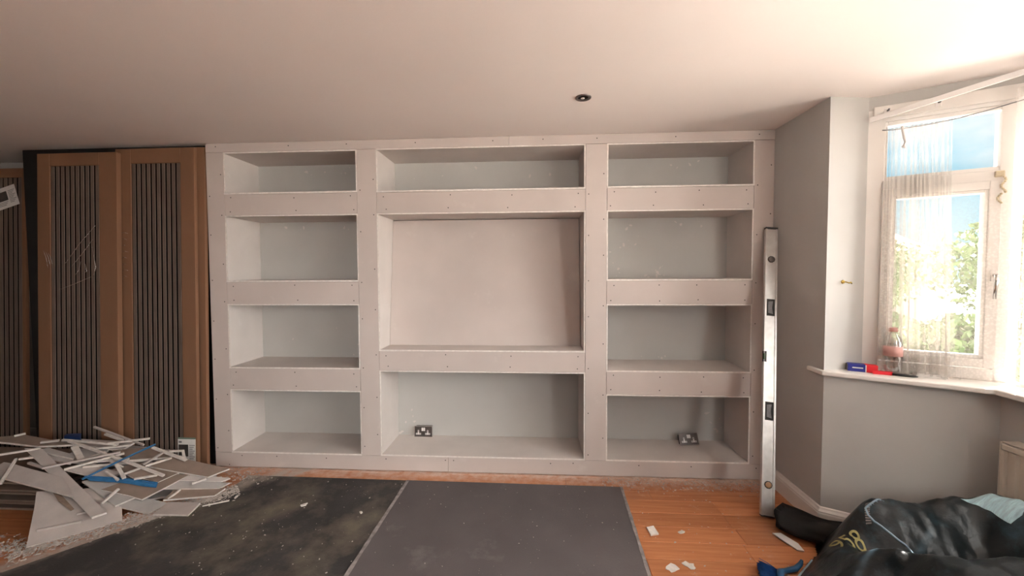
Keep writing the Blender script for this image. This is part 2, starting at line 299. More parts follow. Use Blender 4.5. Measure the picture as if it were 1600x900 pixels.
# skirting boards: moulded profile swept along the wall foot
def skirting(name, pts, inward):
    prof = [(0, 0), (0.022, 0), (0.022, 0.085), (0.019, 0.092), (0.020, 0.098), (0.013, 0.108), (0.010, 0.118), (0, 0.120)]
    bm = bmesh.new(); P = [Vector((*p, 0)) for p in pts]; rings = []
    for i, p in enumerate(P):
        ds = []
        if i > 0: ds.append((P[i] - P[i - 1]).normalized())
        if i < len(P) - 1: ds.append((P[i + 1] - P[i]).normalized())
        ns = [Vector((-d.y, d.x, 0)) * inward for d in ds]
        n = sum(ns, Vector()).normalized(); k = 1 / max(0.3, n.dot(ns[0]))
        rings.append([bm.verts.new(p + n * (k * o) + Vector((0, 0, z))) for o, z in prof])
    m = len(prof)
    for a, b in zip(rings, rings[1:]):
        for k in range(m): bm.faces.new((a[k], a[(k + 1) % m], b[(k + 1) % m], b[k]))
    bm.faces.new(rings[0]); bm.faces.new(rings[-1][::-1])
    return struct(fin(name, bm, M['white']))
skirting('baseboard_right', [(1.605, -0.002), (1.605, -0.508), (2.19, -0.826), (2.19, -2.755), (1.605, -3.078), (1.605, -4.64)], -1)
skirting('baseboard_back', [(-4.9, YB), (-2.45, YB)], -1)

# windowsill board following the bay, with a horn on the side wall
bm = bmesh.new()
prism(bm, [(1.606, -0.40), (1.583, -0.395), (1.580, -0.528), (2.125, -0.860), (2.125, -2.72), (1.583, -3.06), (1.606, -3.16), (1.84, -3.10), (2.36, -2.83), (2.36, -0.745), (1.84, -0.468), (1.606, -0.50)], 0.870, 0.897)
bmesh.ops.recalc_face_normals(bm, faces=bm.faces); bev(bm, 0.008, 3)
sill = struct(fin('trim_1', bm, M['white']))

# ---------------------------------------------------------------- windows
def frame_xf(A, d):
    n = (-d[1], d[0])
    return lambda s, q, z: (A[0] + d[0] * s + n[0] * q, A[1] + d[1] * s + n[1] * q, z)
D1 = (0.879, -0.477); F1 = frame_xf((1.827, -0.474), D1)
def win_frame(parent, xf, s0, s1, z0, z1, w, q0, q1, name, m=None, bw=0.004):
    m = m or M['upvc']; wl, wr, wb, wt = w
    box(name, s0, s0 + wl, q0, q1, z0, z1, m, parent, bw, xf, 2); box(name, s1 - wr, s1, q0, q1, z0, z1, m, parent, bw, xf, 2)
    box(name, s0 + wl, s1 - wr, q0, q1, z0, z0 + wb, m, parent, bw, xf, 2); box(name, s0 + wl, s1 - wr, q0, q1, z1 - wt, z1, m, parent, bw, xf, 2)
w1 = empty('window_1', F1(0.29, 0.03, 0.897)); struct(w1)
# outer frame
box('frame_jamb', 0.000, 0.075, 0.0, 0.07, 0.897, 2.326, M['upvc'], w1, 0.004, F1, 2)
box('frame_jamb', 0.498, 0.578, 0.0, 0.07, 0.897, 2.326, M['upvc'], w1, 0.004, F1, 2)
box('frame_sill', 0.058, 0.512, 0.0, 0.07, 0.897, 0.955, M['upvc'], w1, 0.004, F1, 2)
box('frame_head', 0.058, 0.512, 0.0, 0.07, 2.255, 2.326, M['upvc'], w1, 0.004, F1, 2)
box('transom', 0.058, 0.512, 0.0, 0.07, 1.885, 1.940, M['upvc'], w1, 0.004, F1, 2)
# fanlight bead and pane, opening sash and pane
win_frame(w1, F1, 0.058, 0.528, 1.940, 2.255, (0.028, 0.024, 0.020, 0.022), 0.006, 0.05, 'fanlight_bead')
box('pane', 0.084, 0.506, 0.026, 0.030, 1.955, 2.238, M['glass'], w1, 0, F1)
win_frame(w1, F1, 0.066, 0.505, 0.962, 1.890, (0.045, 0.042, 0.045, 0.042), -0.016, 0.05, 'sash')
win_frame(w1, F1, 0.111, 0.463, 1.007, 1.848, (0.014, 0.014, 0.014, 0.014), -0.006, 0.045, 'glazing_bead', None, 0.003)
box('pane', 0.122, 0.452, 0.026, 0.030, 1.018, 1.838, M['glass'], w1, 0, F1)
hb = box('handle_plate', 0.474, 0.496, -0.026, -0.016, 1.395, 1.450, M['whitep'], w1, 0.004, F1, 2)
bm = bmesh.new(); tube(bm, [F1(0.485, -0.022, 1.425), F1(0.485, -0.05, 1.425), F1(0.484, -0.055, 1.40), F1(0.481, -0.052, 1.31)], [0.007, 0.008, 0.009, 0.007]); fin('handle', bm, M['chromel'], w1, True)
struct_windows = []
def big_window(name, xf, L, lights):
    w = empty(name, xf(L / 2, 0.03, 0.897)); struct(w)
    win_frame(w, xf, 0, L, 0.897, 2.326, (0.06, 0.06, 0.06, 0.07), 0, 0.07, 'frame_member')
    ww = (L - 0.12) / lights
    for i in range(lights):
        a = 0.06 + ww * i
        if i: box('mullion', a - 0.025, a + 0.025, 0, 0.07, 0.957, 2.256, M['upvc'], w, 0.003, xf)
        box('transom', a + 0.025, a + ww - 0.025, 0, 0.07, 1.885, 1.94, M['upvc'], w, 0.003, xf)
        box('pane', a + 0.02, a + ww - 0.02, 0.026, 0.030, 0.95, 1.89, M['glass'], w, 0, xf); box('pane', a + 0.02, a + ww - 0.02, 0.026, 0.030, 1.935, 2.26, M['glass'], w, 0, xf)
big_window('window_2', frame_xf((2.335, -0.765), (0, -1)), 2.05, 3)
big_window('added_window', frame_xf((WF[1], -4.68), (-1, 0)), WF[1] - WF[0], 2)  # unseen window, added so that daylight reaches into the niches
big_window('window_3', frame_xf((2.325, -2.832), (-0.879, -0.477)), 0.56, 1)

# ================================================================== MEDIA WALL (shelving of plasterboard)
XL, Xa, Xb, Xc, Xd, Xe, Xg, XR = -2.409, -2.276, -1.279, -1.137, 0.343, 0.490, 1.473, 1.604
MW = empty('media_wall', ((XL + XR) / 2, 0, 0), 'built-in shelving wall of bare plasterboard with eleven open niches', 'shelving')
T = 0.0125; G = 0.0012
def screws(bm, pts, y=-0.0004):
    for x, z in pts:
        n = 8; r = 0.0042
        vs = [bm.verts.new((x + r * math.cos(k * math.pi / 4), y, z + r * math.sin(k * math.pi / 4))) for k in range(n)]
        ws = [bm.verts.new((x + r * 0.9 * math.cos(k * math.pi / 4), y + 0.002, z + r * 0.9 * math.sin(k * math.pi / 4))) for k in range(n)]
        bm.faces.new(vs[::-1])
        for k in range(n): bm.faces.new((vs[k], vs[(k + 1) % n], ws[(k + 1) % n], ws[k]))
def front_board(name, x0, x1, z0, z1, sc):
    dy = random.uniform(-0.0012, 0.0012)
    o = box(name, x0 + G, x1 - G, dy, dy + T, z0 + G, z1 - G, M['board'], MW, 0.0012)
    b = bmesh.new(); screws(b, sc, dy - 0.0008); s = fin('screw_heads', b, M['screw'], o); s['kind'] = 'stuff'
    return o
def rail_screws(x0, x1, z0, z1, n):
    p = []
    for i in range(n):
        x = x0 + 0.05 + (x1 - x0 - 0.10) * i / (n - 1) + random.uniform(-0.03, 0.03) * (0 < i < n - 1)
        p += [(x, z1 - 0.028 + random.uniform(-.006, .006)), (x + random.uniform(-.03, .03), z0 + 0.028 + random.uniform(-.006, .006))]
    return p
ZT = 2.333
# top rail in two boards, plinth in three, four upright boards
front_board('top_rail', XL, -0.188, ZT, HT - 0.001, [(-2.33, 2.375), (-1.78, 2.37), (-1.35, 2.372), (-0.85, 2.37), (-0.3, 2.37)])
front_board('top_rail', -0.188, XR, ZT, HT - 0.001, [(0.05, 2.372), (0.42, 2.37), (0.95, 2.368), (1.5, 2.37)])
front_board('plinth_board', XL, -0.640, 0.004, 0.113, [(-2.2, 0.09), (-1.93, 0.09), (-1.55, 0.085), (-1.10, 0.09), (-0.66, 0.09), (-2.3, 0.02)])
front_board('plinth_board', -0.640, XR, 0.004, 0.113, [(-0.6, 0.09), (0.1, 0.085), (0.26, 0.09), (0.72, 0.085), (1.08, 0.085), (1.52, 0.085)])
def stile(x0, x1): 
    p = []; z = 0.17
    while z < 2.3:
        p += [(x0 + 0.022, z + random.uniform(-.04, .04)), (x1 - 0.022, z + 0.11 + random.uniform(-.05, .05))]; z += 0.31
    return front_board('stile_board', x0, x1, 0.113, ZT, p)
stile(XL, Xa); stile(Xb, Xc); stile(Xd, Xe); stile(Xg, XR)
for x0, x1 in ((Xa, Xb), (Xe, Xg)):
    for z0, z1 in ((1.876, 2.029), (1.226, 1.389), (0.590, 0.749)):
        front_board('rail_board', x0, x1, z0, z1, rail_screws(x0, x1, z0, z1, 3 if x0 < 0 else 4))
for z0, z1 in ((1.877, 2.026), (0.743, 0.885)):
    front_board('rail_board', Xc, Xd, z0, z1, rail_screws(Xc, Xd, z0, z1, 4))
# niches lined with board; the old grey wall shows at their backs
LT = 0.009
def lined(name, x0, x1, y0, y1, z0, z1, parent):
    """liner board with a raw white cut edge at the front"""
    bm = bmesh.new(); fs = bx(bm, x0, x1, y0, y1, z0, z1)
    bm.faces.ensure_lookup_table(); bmesh.ops.recalc_face_normals(bm, faces=bm.faces)
    for f in bm.faces: f.material_index = 1 if f.normal.y < -0.9 else 0
    return fin(name, bm, [M['liner'], M['edge']], parent)
def niche(x0, x1, z0, z1, back=YB):
    j = lambda: random.uniform(-0.0035, 0.0015)
    lined('niche_base', x0, x1, j() - 0.001, back, z0, z0 + LT + 0.002, MW)
    lined('niche_top', x0, x1, 0.001 + j(), back, z1 - LT, z1, MW)
    lined('niche_side', x0, x0 + LT, 0.002 + j(), back, z0 + LT + 0.002, z1 - LT, MW); lined('niche_side', x1 - LT, x1, 0.002 + j(), back, z0 + LT + 0.002, z1 - LT, MW)
ROWS = ((0.113, 0.590), (0.749, 1.226), (1.389, 1.876), (2.029, 2.333))
for x0, x1 in ((Xa, Xb), (Xe, Xg)):
    for z0, z1 in ROWS: niche(x0, x1, z0, z1)
niche(Xc, Xd, 0.113, 0.743); niche(Xc, Xd, 0.885, 1.877); niche(Xc, Xd, 2.026, 2.333)
# board closing the television recess, leaning slightly back
bm = bmesh.new(); a = 0.185; b = 0.300
prism(bm, [(a, 0.897), (b, 1.862), (b + 0.0125, 1.862), (a + 0.0125, 0.897)], Xc + 0.012, Xd - 0.014, lambda y, z, x: (x, y, z))
fin('recess_board', bm, M['board'], MW)
# timber studs closing the frame at the open left side
box('side_board', XL + 0.002, XL + 0.014, T, YB, 0.004, HT - 0.002, M['liner'], MW)
# spots of old filler on the grey wall and niche corners
def smear(n, xr, zr, y, name):
    bm = bmesh.new()
    for _ in range(n):
        x = random.uniform(*xr); z = random.uniform(*zr); k = random.randint(6, 9); r = random.uniform(0.003, 0.012); sx = random.uniform(0.6, 2.2); an = random.uniform(0, 3)
        vs = []
        for i in range(k):
            t = 2 * math.pi * i / k; q = r * random.uniform(0.5, 1.2); u, v = q * sx * math.cos(t), q * math.sin(t)
            vs.append(bm.verts.new((x + u * math.cos(an) - v * math.sin(an), y, z + u * math.sin(an) + v * math.cos(an))))
        bm.faces.new(vs)
    me = bpy.data.meshes.new(name); bm.to_mesh(me); bm.free()
    o = link(name, me, M['liner'], wall_back); o['kind'] = 'stuff'
for q in ((7, (-2.2, -1.35), (2.24, 2.31)), (5, (-2.2, -1.35), (1.8, 1.86)), (6, (-1.05, 0.2), (2.2, 2.29)), (6, (-1.12, -0.98), (0.14, 0.35)), (12, (0.55, 0.8), (1.42, 1.8)), (7, (0.6, 1.3), (1.78, 1.86)), (9, (0.85, 1.0), (1.41, 1.5)), (6, (1.3, 1.45), (0.2, 0.35)), (5, (0.7, 1.4), (2.24, 2.31)), (4, (0.55, 1.1), (0.77, 0.8)), (5, (-2.2, -1.3), (0.77, 1.1))):
    smear(*q, YB - 0.0006, 'filler_spots')

# ================================================================== DOUBLE SOCKETS
def socket(name, label, xf):
    """local frame: x along the plate, y out of the wall (towards the room is negative), z up; plate 0.147 x 0.088"""
    e = empty(name, xf(0, 0, 0), label, 'socket')
    box('back_box', -0.066, 0.066, 0.004, 0.036, 0.006, 0.080, M['dark'], e, 0.002, xf)
    fp = box('faceplate', -0.0735, 0.0735, -0.006, 0.004, 0.0, 0.088, M['chrome'], e, 0.003, xf, 2)
    for s0, s1, z0, z1 in ((-0.0745, -0.0705, 0, 0.088), (0.0705, 0.0745, 0, 0.088), (-0.0705, 0.0705, -0.001, 0.003), (-0.0705, 0.0705, 0.085, 0.089)):
        box('rim', s0, s1, -0.0075, 0.003, z0, z1, M['chromel'], fp, 0.001, xf)
    for sx in (-0.0075, 0.0075): box('switch', sx - 0.0068, sx + 0.0068, -0.0105, -0.004, 0.049, 0.075, M['whitep'], e, 0.002, xf)
    for cx in (-0.040, 0.036):
        bm = bmesh.new()
        bx(bm, cx - 0.005, cx + 0.005, -0.0075, -0.004, 0.030, 0.055, xf); bx(bm, cx - 0.020, cx + 0.020, -0.0075, -0.004, 0.018, 0.031, xf)
        ins = fin('outlet', bm, M['whitep'], e)
        bm = bmesh.new(); bx(bm, cx - 0.002, cx + 0.002, -0.0080, -0.007, 0.043, 0.052, xf); bx(bm, cx - 0.016, cx - 0.009, -0.0080, -0.007, 0.022, 0.027, xf); bx(bm, cx + 0.009, cx + 0.016, -0.0080, -0.007, 0.022, 0.027, xf)
        fin('pin_slots', bm, M['ink'], ins)
    return e
socket('power_socket', 'steel double socket fixed upright low on the grey back of the wide bottom niche', lambda x, y, z: (-0.912 + x, 0.325 + y, 0.126 + z))
_m = Matrix.Translation((1.168, 0.262, 0.127)) @ Matrix.Rotation(math.radians(8), 4, 'Z') @ Matrix.Rotation(math.radians(-26), 4, 'X')
socket('power_socket', 'loose steel double socket tilted back on the floor of the bottom right niche', lambda x, y, z: tuple(_m @ Vector((x, y, z))))

# ================================================================== SLAT PANELS LEANING AT THE LEFT
box_o = box('black_backing_board', -3.905, -2.416, 0.040, 0.052, 0.002, 2.398, M['blackboard'], None, 0.002)
tag(box_o, 'tall matt black board standing behind the wrapped slat panels', 'board')
def lean_xf(x0, yb, yt, h, twist=0.0):
    """local: x along width, q out towards the room, z up the board"""
    L = h; dy = (yt - yb) / L; c = math.sqrt(1 - dy * dy)
    return lambda x, q, z: (x0 + x + twist * z, yb + dy * z - q * c, 0.004 + c * z + q * dy)
def slat_panel(name, label, x0, w, yb, yt, h, sl0, sl1, top, nslat, full=True, twist=0.0, t=0.026):
    xf = lean_xf(x0, yb, yt, h, twist); e = empty(name, xf(w / 2, 0, 0), label, 'wall panel', 'wrapped slat wall panels')
    box('felt_backing', 0.004, w - 0.004, 0, t - 0.0085 if full else 0.010, 0.004, h - 0.004, M['felt'], e, 0, xf)
    if not full:
        box('cardboard_sleeve', 0, w, -0.001, t, 0, h, M['card'], e, 0.002, xf); return e, xf
    p = (sl1 - sl0) / nslat
    for i in range(nslat): box('slat', sl0 + p * i + 0.0060, sl0 + p * (i + 1) - 0.0060, t - 0.0085, t - 0.004, 0.02, h - top - 0.002, M['slat'], e, 0.0015, xf)
    for a, b in ((0, sl0), (sl1, w)): box('cardboard_edge', a, b, -0.001, t, 0, h, M['card'], e, 0.002, xf)
    box('cardboard_end', sl0, sl1, -0.001, t, h - top, h, M['card'], e, 0.002, xf)
    # cling film wrapped over the face, slack and creased
    bm = bmesh.new(); nx, nz = 16, 60; g = []
    for k in range(nz + 1):
        g.append([bm.verts.new(xf(0.003 + (w - 0.006) * i / nx, t + 0.0035 + 0.0016 * math.sin(k * 0.9 + i * 1.7) * math.sin(i * 0.8 + k * 0.23 + x0 * 5), 0.02 + (h - 0.03) * k / nz)) for i in range(nx + 1)])
    for k in range(nz):
        for i in range(nx): bm.faces.new((g[k][i], g[k][i + 1], g[k + 1][i + 1], g[k + 1][i]))
    fin('cling_film', bm, M['film'], e, True)
    return e, xf
pa, xfa = slat_panel('slat_panel', 'cling-wrapped slat panel with brown cardboard borders, left of the front pair', -3.598, 0.618, -0.150, -0.036, 2.330, 0.098, 0.482, 0.092, 10, twist=-0.019, t=0.034)
pb, xfb = slat_panel('slat_panel', 'cling-wrapped slat panel with brown cardboard borders, next to the black gap', -3.042, 0.606, -0.105, -0.005, 2.362, 0.118, 0.500, 0.108, 10, twist=-0.014, t=0.026)
pc, xfc = slat_panel('slat_panel', 'brown cardboard-sleeved panel showing only its edge behind the front pair', -2.995, 0.580, -0.045, 0.028, 2.372, 0, 0, 0, 0, False, twist=-0.001, t=0.026)
pd_, xfd = slat_panel('slat_panel', 'dim slat panel at the far left edge bearing a tilted white label', -4.545, 0.625, 0.005, 0.085, 2.265, 0.04, 0.60, 0.07, 14, t=0.026)
# creases in the slack film that catch the light
def creases(parent, xf, t, lst):
    for pts in lst:
        bm = bmesh.new(); n = len(pts); tube(bm, [xf(x, t + 0.006, z) for x, z in pts], [0.0008] + [0.0024] * (n - 2) + [0.0008], 5); fin('film_crease', bm, M['crease'], parent, True)
creases(pa, xfa, 0.034, [[(0.055 + 0.018 * i, 1.62 - 0.01 * i), (0.075 + 0.018 * i, 1.57), (0.09 + 0.02 * i, 1.49)] for i in range(3)] + [[(0.43, 1.66), (0.46, 1.50), (0.43, 1.38)], [(0.22, 1.52), (0.33, 1.66), (0.46, 1.80)], [(0.27, 1.50), (0.36, 1.60), (0.44, 1.70)], [(0.30, 1.44), (0.33, 1.48), (0.345, 1.54)], [(0.16, 1.33), (0.30, 1.38), (0.43, 1.43)], [(0.36, 1.45), (0.39, 1.47), (0.375, 1.53)]])
creases(pb, xfb, 0.026, [[(0.045 + 0.008 * (i % 2), 1.74 - 0.045 * i), (0.07, 1.75 - 0.045 * i), (0.10 - 0.01 * (i % 3), 1.742 - 0.045 * i)] for i in range(8)])
# white product labels
def sheet_label(parent, xf, x0, x1, z0, z1, q, rot=0.0, band=True):
    cx, cz = (x0 + x1) / 2, (z0 + z1) / 2; w, h = x1 - x0, z1 - z0
    def f(x, qq, z):
        dx, dz = x - cx, z - cz; return xf(cx + dx * math.cos(rot) - dz * math.sin(rot), qq, cz + dx * math.sin(rot) + dz * math.cos(rot))
    s = box('paper_label', x0, x1, q, q + 0.0008, z0, z1, M['paper'], parent, 0, f)
    box('printed_photo', x0 + 0.04 * w, x0 + 0.58 * w, q + 0.0008, q + 0.0014, z0 + 0.36 * h, z0 + 0.80 * h, M['photo'], s, 0, f)
    bm = bmesh.new()
    for i in range(9): bx(bm, x0 + 0.64 * w, x0 + (0.95 - 0.06 * (i % 3)) * w, q + 0.0008, q + 0.0013, z0 + (0.76 - 0.07 * i) * h, z0 + (0.785 - 0.07 * i) * h, f)
    for i in range(3): bx(bm, x0 + 0.06 * w, x0 + (0.55 - 0.05 * i) * w, q + 0.0008, q + 0.0013, z0 + (0.28 - 0.07 * i) * h, z0 + (0.305 - 0.07 * i) * h, f)
    bx(bm, x0 + 0.05 * w, x0 + 0.22 * w, q + 0.0008, q + 0.0013, z0 + 0.86 * h, z0 + 0.93 * h, f)
    pl = fin('printed_lines', bm, M['ink'], s); pl['kind'] = 'stuff'
    if band: box('green_band', x0, x1, q + 0.0004, q + 0.0012, z1, z1 + 0.06 * h, M['greenink'], s, 0, f)
sheet_label(pb, xfb, 0.462, 0.596, 0.060, 0.255, 0.0295, 0.0)
sheet_label(pd_, xfd, 0.385, 0.570, 1.96, 2.12, 0.0295, 0.30, False)

# ================================================================== FLOOR SHEETS
def sheet(name, poly, z0, z1, m, label):
    bm = bmesh.new(); prism(bm, poly, z0, z1); o = fin(name, bm, m); tag(o, label, 'floor sheet'); return o
ml = sheet('floor_sheet', [(-2.06, -0.118), (-0.878, -0.132), (-0.905, -1.75), (-3.0, -1.62), (-2.60, -1.095), (-2.06, -0.40)], 0.0012, 0.0042, M['mat_l'], 'dusty charcoal floor sheet running under the heap of offcuts')
mr = sheet('floor_sheet', [(-0.900, -0.137), (0.574, -0.150), (0.540, -0.94), (0.505, -1.7), (-0.92, -1.7), (-0.915, -0.85)], 0.0045, 0.0085, M['mat_r'], 'smooth dark grey floor sheet in the centre beside bare floorboards')
def hem(pts, w, z, parent):
    bm = bmesh.new(); P = [Vector((*p, z)) for p in pts]
    fine = []
    for a, b in zip(P, P[1:]):
        for i in range(14): fine.append(a.lerp(b, i / 14))
    fine.append(P[-1]); L = []; Rr = []
    for i, p in enumerate(fine):
        d = (fine[min(i + 1, len(fine) - 1)] - fine[max(i - 1, 0)]).normalized(); n = Vector((-d.y, d.x, 0)); ww = w * (0.8 + 0.4 * random.random())
        L.append((p + n * ww / 2 , p - n * ww / 2))
    vs = []
    for a, b in L:
        vs.append([bm.verts.new((a.x, a.y, z - 0.003)), bm.verts.new((a.x, a.y, z + 0.002)), bm.verts.new((b.x, b.y, z + 0.002)), bm.verts.new((b.x, b.y, z - 0.003))])
    for a, b in zip(vs, vs[1:]):
        for k in range(4): bm.faces.new((a[k], a[(k + 1) % 4], b[(k + 1) % 4], b[k]))
    bm.faces.new(vs[0]); bm.faces.new(vs[-1])
    return fin('frayed_hem', bm, M['hem'], parent)
hem([(-0.893, -0.137), (-0.905, -0.85), (-0.915, -1.7)], 0.020, 0.0085, mr)
hem([(0.568, -0.150), (0.534, -0.94), (0.499, -1.7)], 0.018, 0.0085, mr)

# ================================================================== HEAP OF PLASTERBOARD OFFCUTS
PILE_BOARDS=[('i',[[-2.938,-0.688,0.174],[-2.691,-0.924,0.012],[-2.424,-0.674,0.013],[-2.595,-0.504,0.128]]),('g',[[-2.587,-0.629,0.089],[-2.339,-0.601,0.01],[-2.288,-0.505,0.018],[-2.559,-0.55,0.101]]),('i',[[-2.29,-0.617,0.017],[-2.076,-0.609,0.013],[-2.105,-0.488,0.018],[-2.31,-0.499,0.022]]),('b',[[-2.322,-0.517,0.045],[-2.086,-0.4,0.014],[-2.068,-0.33,0.025],[-2.33,-0.418,0.068]]),('g',[[-2.786,-0.576,0.181],[-2.507,-0.636,0.072],[-2.452,-0.552,0.085],[-2.715,-0.502,0.185]]),('g',[[-2.372,-0.459,0.085],[-2.096,-0.35,0.033],[-2.065,-0.294,0.043],[-2.329,-0.37,0.102]]),('i',[[-2.333,-0.39,0.104],[-2.114,-0.311,0.059],[-2.078,-0.271,0.062],[-2.298,-0.33,0.113]]),('b',[[-2.646,-0.59,0.141],[-2.412,-0.564,0.073],[-2.308,-0.343,0.115],[-2.519,-0.401,0.164]]),('b',[[-2.715,-0.482,0.204],[-2.417,-0.452,0.121],[-2.364,-0.355,0.136],[-2.629,-0.378,0.21]]),('b',[[-2.856,-0.333,0.263],[-2.655,-0.224,0.245],[-2.48,-0.253,0.199],[-2.673,-0.379,0.21]]),('g',[[-3.031,-0.489,0.262],[-3.062,-0.372,0.293],[-2.886,-0.328,0.268],[-2.836,-0.452,0.232]]),('i',[[-3.211,-0.355,0.313],[-3.245,-0.298,0.327],[-2.81,-0.216,0.275],[-2.81,-0.313,0.259]]),('b',[[-2.544,-0.393,0.194],[-2.185,-0.331,0.099],[-2.112,-0.234,0.109],[-2.463,-0.28,0.207]]),('i',[[-2.929,-0.554,0.242],[-2.676,-0.544,0.179],[-2.639,-0.473,0.189],[-2.88,-0.488,0.248]]),('b',[[-2.597,-0.486,0.188],[-2.531,-0.495,0.164],[-2.444,-0.43,0.159],[-2.533,-0.415,0.192]]),('i',[[-3.261,-0.664,0.281],[-3.275,-0.592,0.297],[-3.231,-0.588,0.288],[-3.135,-0.724,0.242]]),('i',[[-3.189,-0.606,0.293],[-3.129,-0.697,0.255],[-2.708,-0.686,0.149],[-2.887,-0.598,0.218]]),('g',[[-3.227,-0.505,0.298],[-2.952,-0.5,0.252],[-2.978,-0.457,0.265],[-3.224,-0.458,0.306]]),('g',[[-3.216,-0.473,0.317],[-2.966,-0.474,0.273],[-2.98,-0.447,0.281],[-3.188,-0.433,0.321]]),('b',[[-3.667,-0.46,0.378],[-3.465,-0.351,0.367],[-3.072,-0.371,0.318],[-3.248,-0.439,0.331]]),('i',[[-3.269,-0.495,0.343],[-2.542,-0.741,0.07],[-2.489,-0.702,0.074],[-3.176,-0.473,0.33]])]
PILE_STICKS=[([-3.096,-0.233,0.386],[-2.659,-0.302,0.297],0.014),([-2.97,-0.271,0.353],[-2.815,-0.297,0.323],0.013),([-2.985,-0.355,0.335],[-2.814,-0.333,0.307],0.013),([-2.86,-0.352,0.327],[-2.678,-0.241,0.316],0.015),([-3.169,-0.365,0.348],[-2.832,-0.312,0.302],0.014),([-3.116,-0.371,0.343],[-2.813,-0.408,0.28],0.016),([-2.993,-0.614,0.282],[-2.743,-0.381,0.282],0.016),([-2.902,-0.575,0.257],[-2.731,-0.368,0.268],0.014),([-3.342,-0.598,0.342],[-3.187,-0.471,0.338],0.013),([-3.077,-0.75,0.254],[-3.208,-0.582,0.318],0.012),([-3.048,-0.394,0.316],[-2.903,-0.479,0.268],0.03),([-2.757,-0.422,0.275],[-2.389,-0.439,0.161],0.015),([-2.545,-0.424,0.222],[-2.521,-0.309,0.25],0.014),([-2.537,-0.415,0.209],[-2.457,-0.31,0.217],0.014),([-2.598,-0.502,0.196],[-2.553,-0.434,0.205],0.014),([-2.679,-0.466,0.239],[-2.564,-0.527,0.185],0.017),([-2.619,-0.279,0.27],[-2.365,-0.297,0.196],0.018),([-2.658,-0.404,0.235],[-2.535,-0.332,0.221],0.012),([-2.725,-0.85,0.059],[-2.588,-0.746,0.049],0.012),([-2.558,-0.668,0.105],[-2.555,-0.571,0.141],0.012),([-2.828,-0.457,0.252],[-2.68,-0.384,0.238],0.013),([-2.852,-0.511,0.244],[-2.667,-0.405,0.222],0.015),([-2.804,-0.421,0.26],[-2.651,-0.452,0.216],0.012),([-2.522,-0.503,0.17],[-2.43,-0.441,0.166],0.014),([-3.256,-0.418,0.352],[-3.184,-0.375,0.348],0.016),([-3.466,-0.403,0.384],[-3.439,-0.363,0.386],0.014),([-2.075,-0.508,0.01],[-1.954,-0.44,0.011],0.008),([-2.913,-0.471,0.264],[-2.859,-0.371,0.275],0.02),([-2.521,-0.257,0.236],[-2.455,-0.223,0.227],0.014),([-2.455,-0.223,0.227],[-2.397,-0.277,0.194],0.014),([-2.641,-0.727,0.077],[-2.599,-0.69,0.074],0.01),([-2.504,-0.766,0.083],[-2.477,-0.712,0.081],0.008),([-2.238,-0.398,0.093],[-2.189,-0.342,0.096],0.012),([-2.305,-0.504,0.045],[-2.287,-0.436,0.071],0.01),([-3.155,-0.51,0.302],[-3.227,-0.553,0.304],0.016),([-2.923,-0.374,0.297],[-2.772,-0.283,0.286],0.012),([-3.151,-0.562,0.286],[-3.03,-0.573,0.262],0.016),([-2.59,-0.537,0.178],[-2.697,-0.516,0.217],0.012)]
PILE_EX={'blue_bag':[[-2.776,-0.569,0.206],[-2.406,-0.463,0.123],[-2.397,-0.485,0.106],[-2.61,-0.539,0.162],[-2.735,-0.576,0.19]],'blue_stick':[[-2.753,-0.602,0.208],[-2.589,-0.289,0.293]],'torn':[[-2.877,-0.663,0.17],[-2.844,-0.657,0.164],[-2.676,-0.711,0.092],[-2.68,-0.724,0.089],[-2.775,-0.707,0.129]],'dark_blue':[[-3.204,-0.337,0.345],[-3.103,-0.31,0.335],[-3.151,-0.277,0.348],[-3.223,-0.303,0.352]]}

BL = ['large ivory offcut sloping to the floor at the front left of the heap', 'grey offcut half under the brown board at the middle front of the heap', 'ivory offcut lying lowest at the front right of the heap', 'brown-faced offcut low at the right end of the heap',
 'bluish grey offcut beneath the blue wrapper in the heap', 'notched grey offcut at the right end of the heap, second from the top', 'narrow ivory offcut just under the top right brown board', 'wide brown offcut with a white cut edge in front of the blue wrapper',
 'dusty brown offcut behind the blue wrapper', 'brown offcut near the top back of the heap, under the blue strip', 'grey offcut in the middle of the heap behind the long light strip', 'ivory offcut at the back of the heap against the slat panels',
 'long brown offcut jutting to the right towards the shelving plinth', 'ivory offcut with a pale cut end just above the blue wrapper', 'small brown offcut lying on top beside the blue wrapper', 'ivory offcut at the extreme left of the heap cut by the photo edge',
 'broad ivory offcut spanning the dark stack at the left', 'narrow grey offcut under the long diagonal plank of board', 'narrow grey offcut with a white end above the long diagonal plank', 'brown offcut on top of the heap at the far left', 'long ivory offcut plank lying diagonally down the front of the heap']
def offcut(name, poly, m, label, t=0.0125, cat='offcut', group='plasterboard offcuts in the heap'):
    P = [Vector(p) for p in poly]; n = (P[2] - P[0]).cross(P[3 % len(P)] - P[1]); n.normalize()
    if n.z < 0: n = -n
    bm = bmesh.new(); a = [bm.verts.new(p) for p in P]; b = [bm.verts.new(p - n * t) for p in P]; k = len(P)
    bm.faces.new(a).material_index = 0; bm.faces.new(b[::-1]).material_index = 0
    for i in range(k): bm.faces.new((a[i], b[i], b[(i + 1) % k], a[(i + 1) % k])).material_index = 1
    o = fin(name, bm, [m, M['pile_e']]); tag(o, label, cat, group); return o
